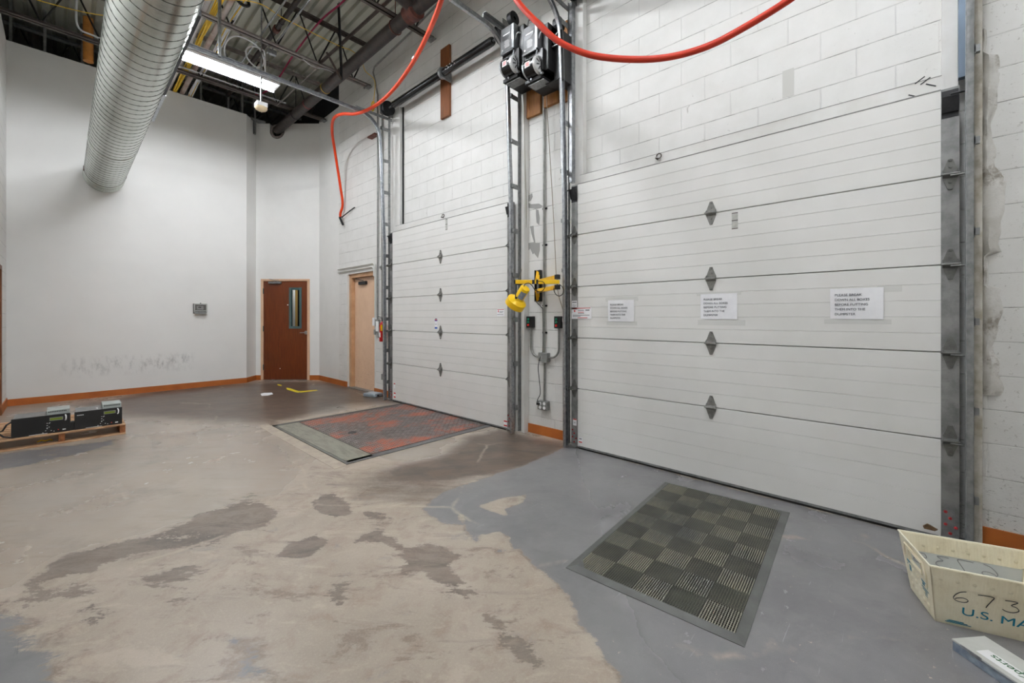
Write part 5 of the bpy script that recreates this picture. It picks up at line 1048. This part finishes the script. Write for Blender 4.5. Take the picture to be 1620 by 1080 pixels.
# folded top flap outside and inside of the long sides
mb = MB(TM)
def sheet(mb, pts, th_, nrm): mb.prism(pts, Vector(nrm)*th_)
for side in (1, -1):
    for off, dr in ((.003, side), (-.009, side)):
        P = [tpp(-1, side, TZ-.002, off), tpp(1, side, TZ-.002, off), tpp(1, side, .195, off), tpp(.93, side, .185, off), tpp(-.90, side, .185, off), tpp(-.97, side, .20, off)]
        sheet(mb, P, .003, (0, side, 0))
mb.build('folded_flap', cream, tub)
mb = MB(TM)
for side in (1, -1):
    for k in range(8):
        for off in (.006, -.010):
            q = tpp(-.86+k*.245, side, .215, off); mb.lathe([(0, .0022), (.005, .0016), (.0075, 0)], q, (0, side*(1 if off > 0 else -1), 0), 12)
mb.build('press_rivets', M('rivet dimples', (222, 212, 182), .5), tub, smooth=60)
mb = MB(TM); P = [tpp(-.965, -1, .188, -.0065), tpp(.965, -1, .188, -.0065), tpp(.965, -1, .012, -.0065), tpp(-.965, -1, .012, -.0065)]; sheet(mb, P, .0008, (0, 1, 0))
P = [tpp(-.965, 1, .188, -.0065), tpp(.965, 1, .188, -.0065), tpp(.965, 1, .012, -.0065), tpp(-.965, 1, .012, -.0065)]; sheet(mb, P, .0008, (0, -1, 0))
mb.box(-bl+.008, bl-.008, -bw+.008, bw-.008, .008, .009); mb.build('lining', inner, tub)
mb = MB(TM)
for v_ in (-.62, -.3, .0, .3, .62):
    for z in (.045, .09, .13): mb.lathe([(0, .004), (.009, .003), (.014, 0)], ep(v_+(.12 if z == .09 else 0), z), (-1, 0, 0), 12)
mb.tube([ep(v_, z) for v_, z in ((-.42, .168), (.42, .168), (.42, .222), (-.42, .222), (-.42, .168))], .004, 6)
mb.tube([ep(v_, z, -.002) for v_, z in ((-.7, .135), (-.72, .19), (-.6, .235), (.6, .235), (.72, .19), (.7, .135))], .0045, 6)
mb.build('end_embossing', cream, tub, smooth=60)
# handwriting
DIG = {'6': [(.85, 1), (.45, .85), (.1, .5), (.0, .2), (.25, 0), (.7, .0), (.95, .15), (.9, .32), (.6, .38), (.25, .28), (.1, .18)],
       '7': [(0, .95), (.5, 1.0), (1.0, .98), (.85, .6), (.65, .2), (.55, -.05)],
       '3': [(.1, .95), (.55, 1.0), (.85, .95), (.5, .62), (.85, .5), (1.0, .25), (.7, .03), (.3, .0), (0, .12)],
       '5': [(1.0, 1.0), (.5, 1.0), (.2, .95), (.12, .6), (.5, .65), (.95, .5), (1.0, .2), (.6, .0), (.1, .02)]}
sl = math.atan2(hw-bw, TZ)
def strokes(mb, side, mirror, u0, zc, size, off, rr=.0014):
    for k, ch in enumerate('6735'):
        P = []
        for a, b in DIG[ch]:
            xx = (u0+k*.083+a*.052)*(1 if not mirror else 1); P.append(tpp(xx/hl, side, zc+b*size-.012*k*0, off))
        mb.tube(smooth_path(P, 5), rr, 6)
mb = MB(TM); strokes(mb, 1, False, -.155, .122, .052, .0015); mb.build('handwriting', MT['blackmark'], tub, smooth=60)
mb = MB(TM)
for k, ch in enumerate('5376'):
    P = [tpp((-.19+k*.088+(1-a)*.06)/hl, -1, .128+b*.050, -.0080) for a, b in DIG[ch]]; mb.tube(smooth_path(P, 5), .0013, 6)
mb.build('handwriting_show_through', MT['greyink'], tub, smooth=60)
R3 = TM.to_3x3(); tilt = Vector((0, math.sin(sl), math.cos(sl)))
def tub_text(s_, size, m_, uu, z, name, width):
    p = TM @ tpp(uu, 1, z, .0012); text_mesh(s_, size, m_, p, R3 @ Vector((1, 0, 0)), R3 @ tilt, name, tub, width=width, bold=0, ext=.0003)
tub_text('U.S. MAIL', .052, MT['tealink'], -.57, .062, 'stencil_lettering', .262)
mb = MB(TM)
for q in range(3): mb.prism([tpp(-.83+q*.03, 1, .012+q*.0045, .001), tpp(-.40-q*.06, 1, .012+q*.0045, .001), tpp(-.40-q*.06, 1, .015+q*.0045, .001), tpp(-.83+q*.03, 1, .015+q*.0045, .001)], (0, .0006, 0))
for v0, v1, z0, z1 in ((.30, .72, .135, .142), (.34, .70, .122, .131), (.30, .75, .108, .112), (.34, .66, .098, .102), (.40, .72, .088, .092), (.45, .66, .078, .081), (-.75, -.45, .150, .158), (-.72, -.62, .118, .142), (-.58, -.46, .112, .140)):
    mb.prism([ep(v0, z0, -.0015), ep(v1, z0, -.0015), ep(v1, z1, -.0015), ep(v0, z1, -.0015)], (-.0006, 0, 0))
mb.build('printed_marks', MT['tealink'], tub)
# ------------------------------------------------------------------ flat steel box in the corner of the view
s0, s1 = atH(1507, 1010, .045), atH(1558, 1006, .045); ev = (s1-s0); ws = ev.length; ev.normalize(); lv2 = Vector((ev.y, -ev.x, 0)); lv2 = lv2 if lv2.y < 0 and lv2.dot(Vector((-.5, -.8, 0))) > 0 else -lv2
BM = Matrix(((ev.x, lv2.x, 0, s0.x), (ev.y, lv2.y, 0, s0.y), (0, 0, 1, 0), (0, 0, 0, 1)))
sb = thing('steel_box', tuple(BM @ Vector((ws/2, .2, 0))), 'flat galvanised steel box with a white label lying before the mail tub', 'steel box')
gv = M('spangled steel', (166, 178, 190), .3, .55, c2=(120, 134, 150), vs=18, stretch=(1, 1, 1))
MB(BM).box(0, ws, 0, .42, 0, .038).build('box_body', gv, sb, bev=.002)
MB(BM).box(-.002, ws+.002, -.002, .422, .038, .045).build('box_lid', M('pale steel lid', (204, 205, 200), .4, .1, c2=(192, 193, 187), vs=10), sb, bev=.001)
MB(BM).box(-.003, -.001, .06, .40, .031, .034).box(-.004, -.0005, .03, .10, .036, .0455).build('lid_seam', MT['galv'], sb)
MB(BM).box(.02, .075, .065, .36, .0452, .0458).build('box_label', MT['tag'], sb)
text_mesh('AluminXperts', .040, MT['greenink'], BM @ Vector((.066, .335, .0460)), -lv2, -ev, 'label_lettering', sb, width=.245, ext=.0002, bold=.0003)
mb = MB(BM)
for q in range(4): mb.box(.062+q*.0015, .0628+q*.0015, .10+q*.02, .20+q*.045, .0458, .0461)
mb.build('small_print', MT['greyink'], sb)
# scraps between tub and door
q = [atX(a, b, 3.60) for a, b in ((1460,832),(1467,828.5),(1472,831),(1484,838),(1479,840),(1462,836))]
MB().prism([(p.x, p.y, p.z) for p in q], (.012, 0, 0)).build('cardboard_scrap', M('brown scrap', (120, 92, 62), .7, c2=(80, 60, 42), vs=40), **tg('torn brown scrap leaning on the dock door foot behind the mail tub', 'scrap'))
p0, p1 = atH(1455, 838, .03), atH(1515, 849.5, .03)
MB().bar((3.56, -.07, .04), (3.56, -.29, .04), .05, .006).build('loose_strip', M('dark strip', (70, 74, 80), .4, .4), **tg('thin dark metal strip lying at the dock door foot behind the mail tub', 'strip'))

# rough mortar fillet left of the worn wall, beside the outer track
random.seed(11); vs = []; nz = 90; ny = 7
for i in range(nz+1):
    z = .9+(3.1-.9)*i/nz; wd = .05+.06*(.5+mnoise.noise(Vector((z*2.2, 3, 0))))+.03*mnoise.noise(Vector((z*9, 8, 0)))
    if 1.55 < z < 1.75 or z > 2.95: wd *= .35
    for j in range(ny+1):
        a = j/ny; bulge = .032*math.sin(PI*min(1, a*1.02))*(.6+.9*mnoise.noise(Vector((z*7, a*3, 2))))+.006*mnoise.noise(Vector((z*30, a*9, 5)))
        vs.append((WX+.001-max(0, bulge if j < ny else -.002), -.344-wd*a, z))
mo = NT('rough painted mortar'); c = mo.mix(mo.ramp(mo.noise(6, 6, .7), .4, .62), (216, 214, 209), (196, 193, 186)); c = mo.mix(mo.ramp(mo.noise(4, 7, .75), .53, .63, 0, .75), c, (126, 116, 100)); mo.col(c); mo.b.inputs['Roughness'].default_value = .8; mo.bump(mo.noise(60, 5, .7), .6, .01)
MB().add(vs, [(i*(ny+1)+j, (i+1)*(ny+1)+j, (i+1)*(ny+1)+j+1, i*(ny+1)+j+1) for i in range(nz) for j in range(ny)]).build('mortar_fillet', mo.m, smooth=60, **tg('rough stained mortar running up the worn block wall beside the outer track', 'mortar'))

a_, b_ = atX(1238, 113, WX), atX(1256, 150, WX)
MB().box(WX-.002, WX+.004, a_.y, b_.y, b_.z, a_.z).build('filler_patch', M('grey filler', (198, 197, 192), .8), **tg('faint grey filler patch on the blocks above the notice door', 'filler patch'))
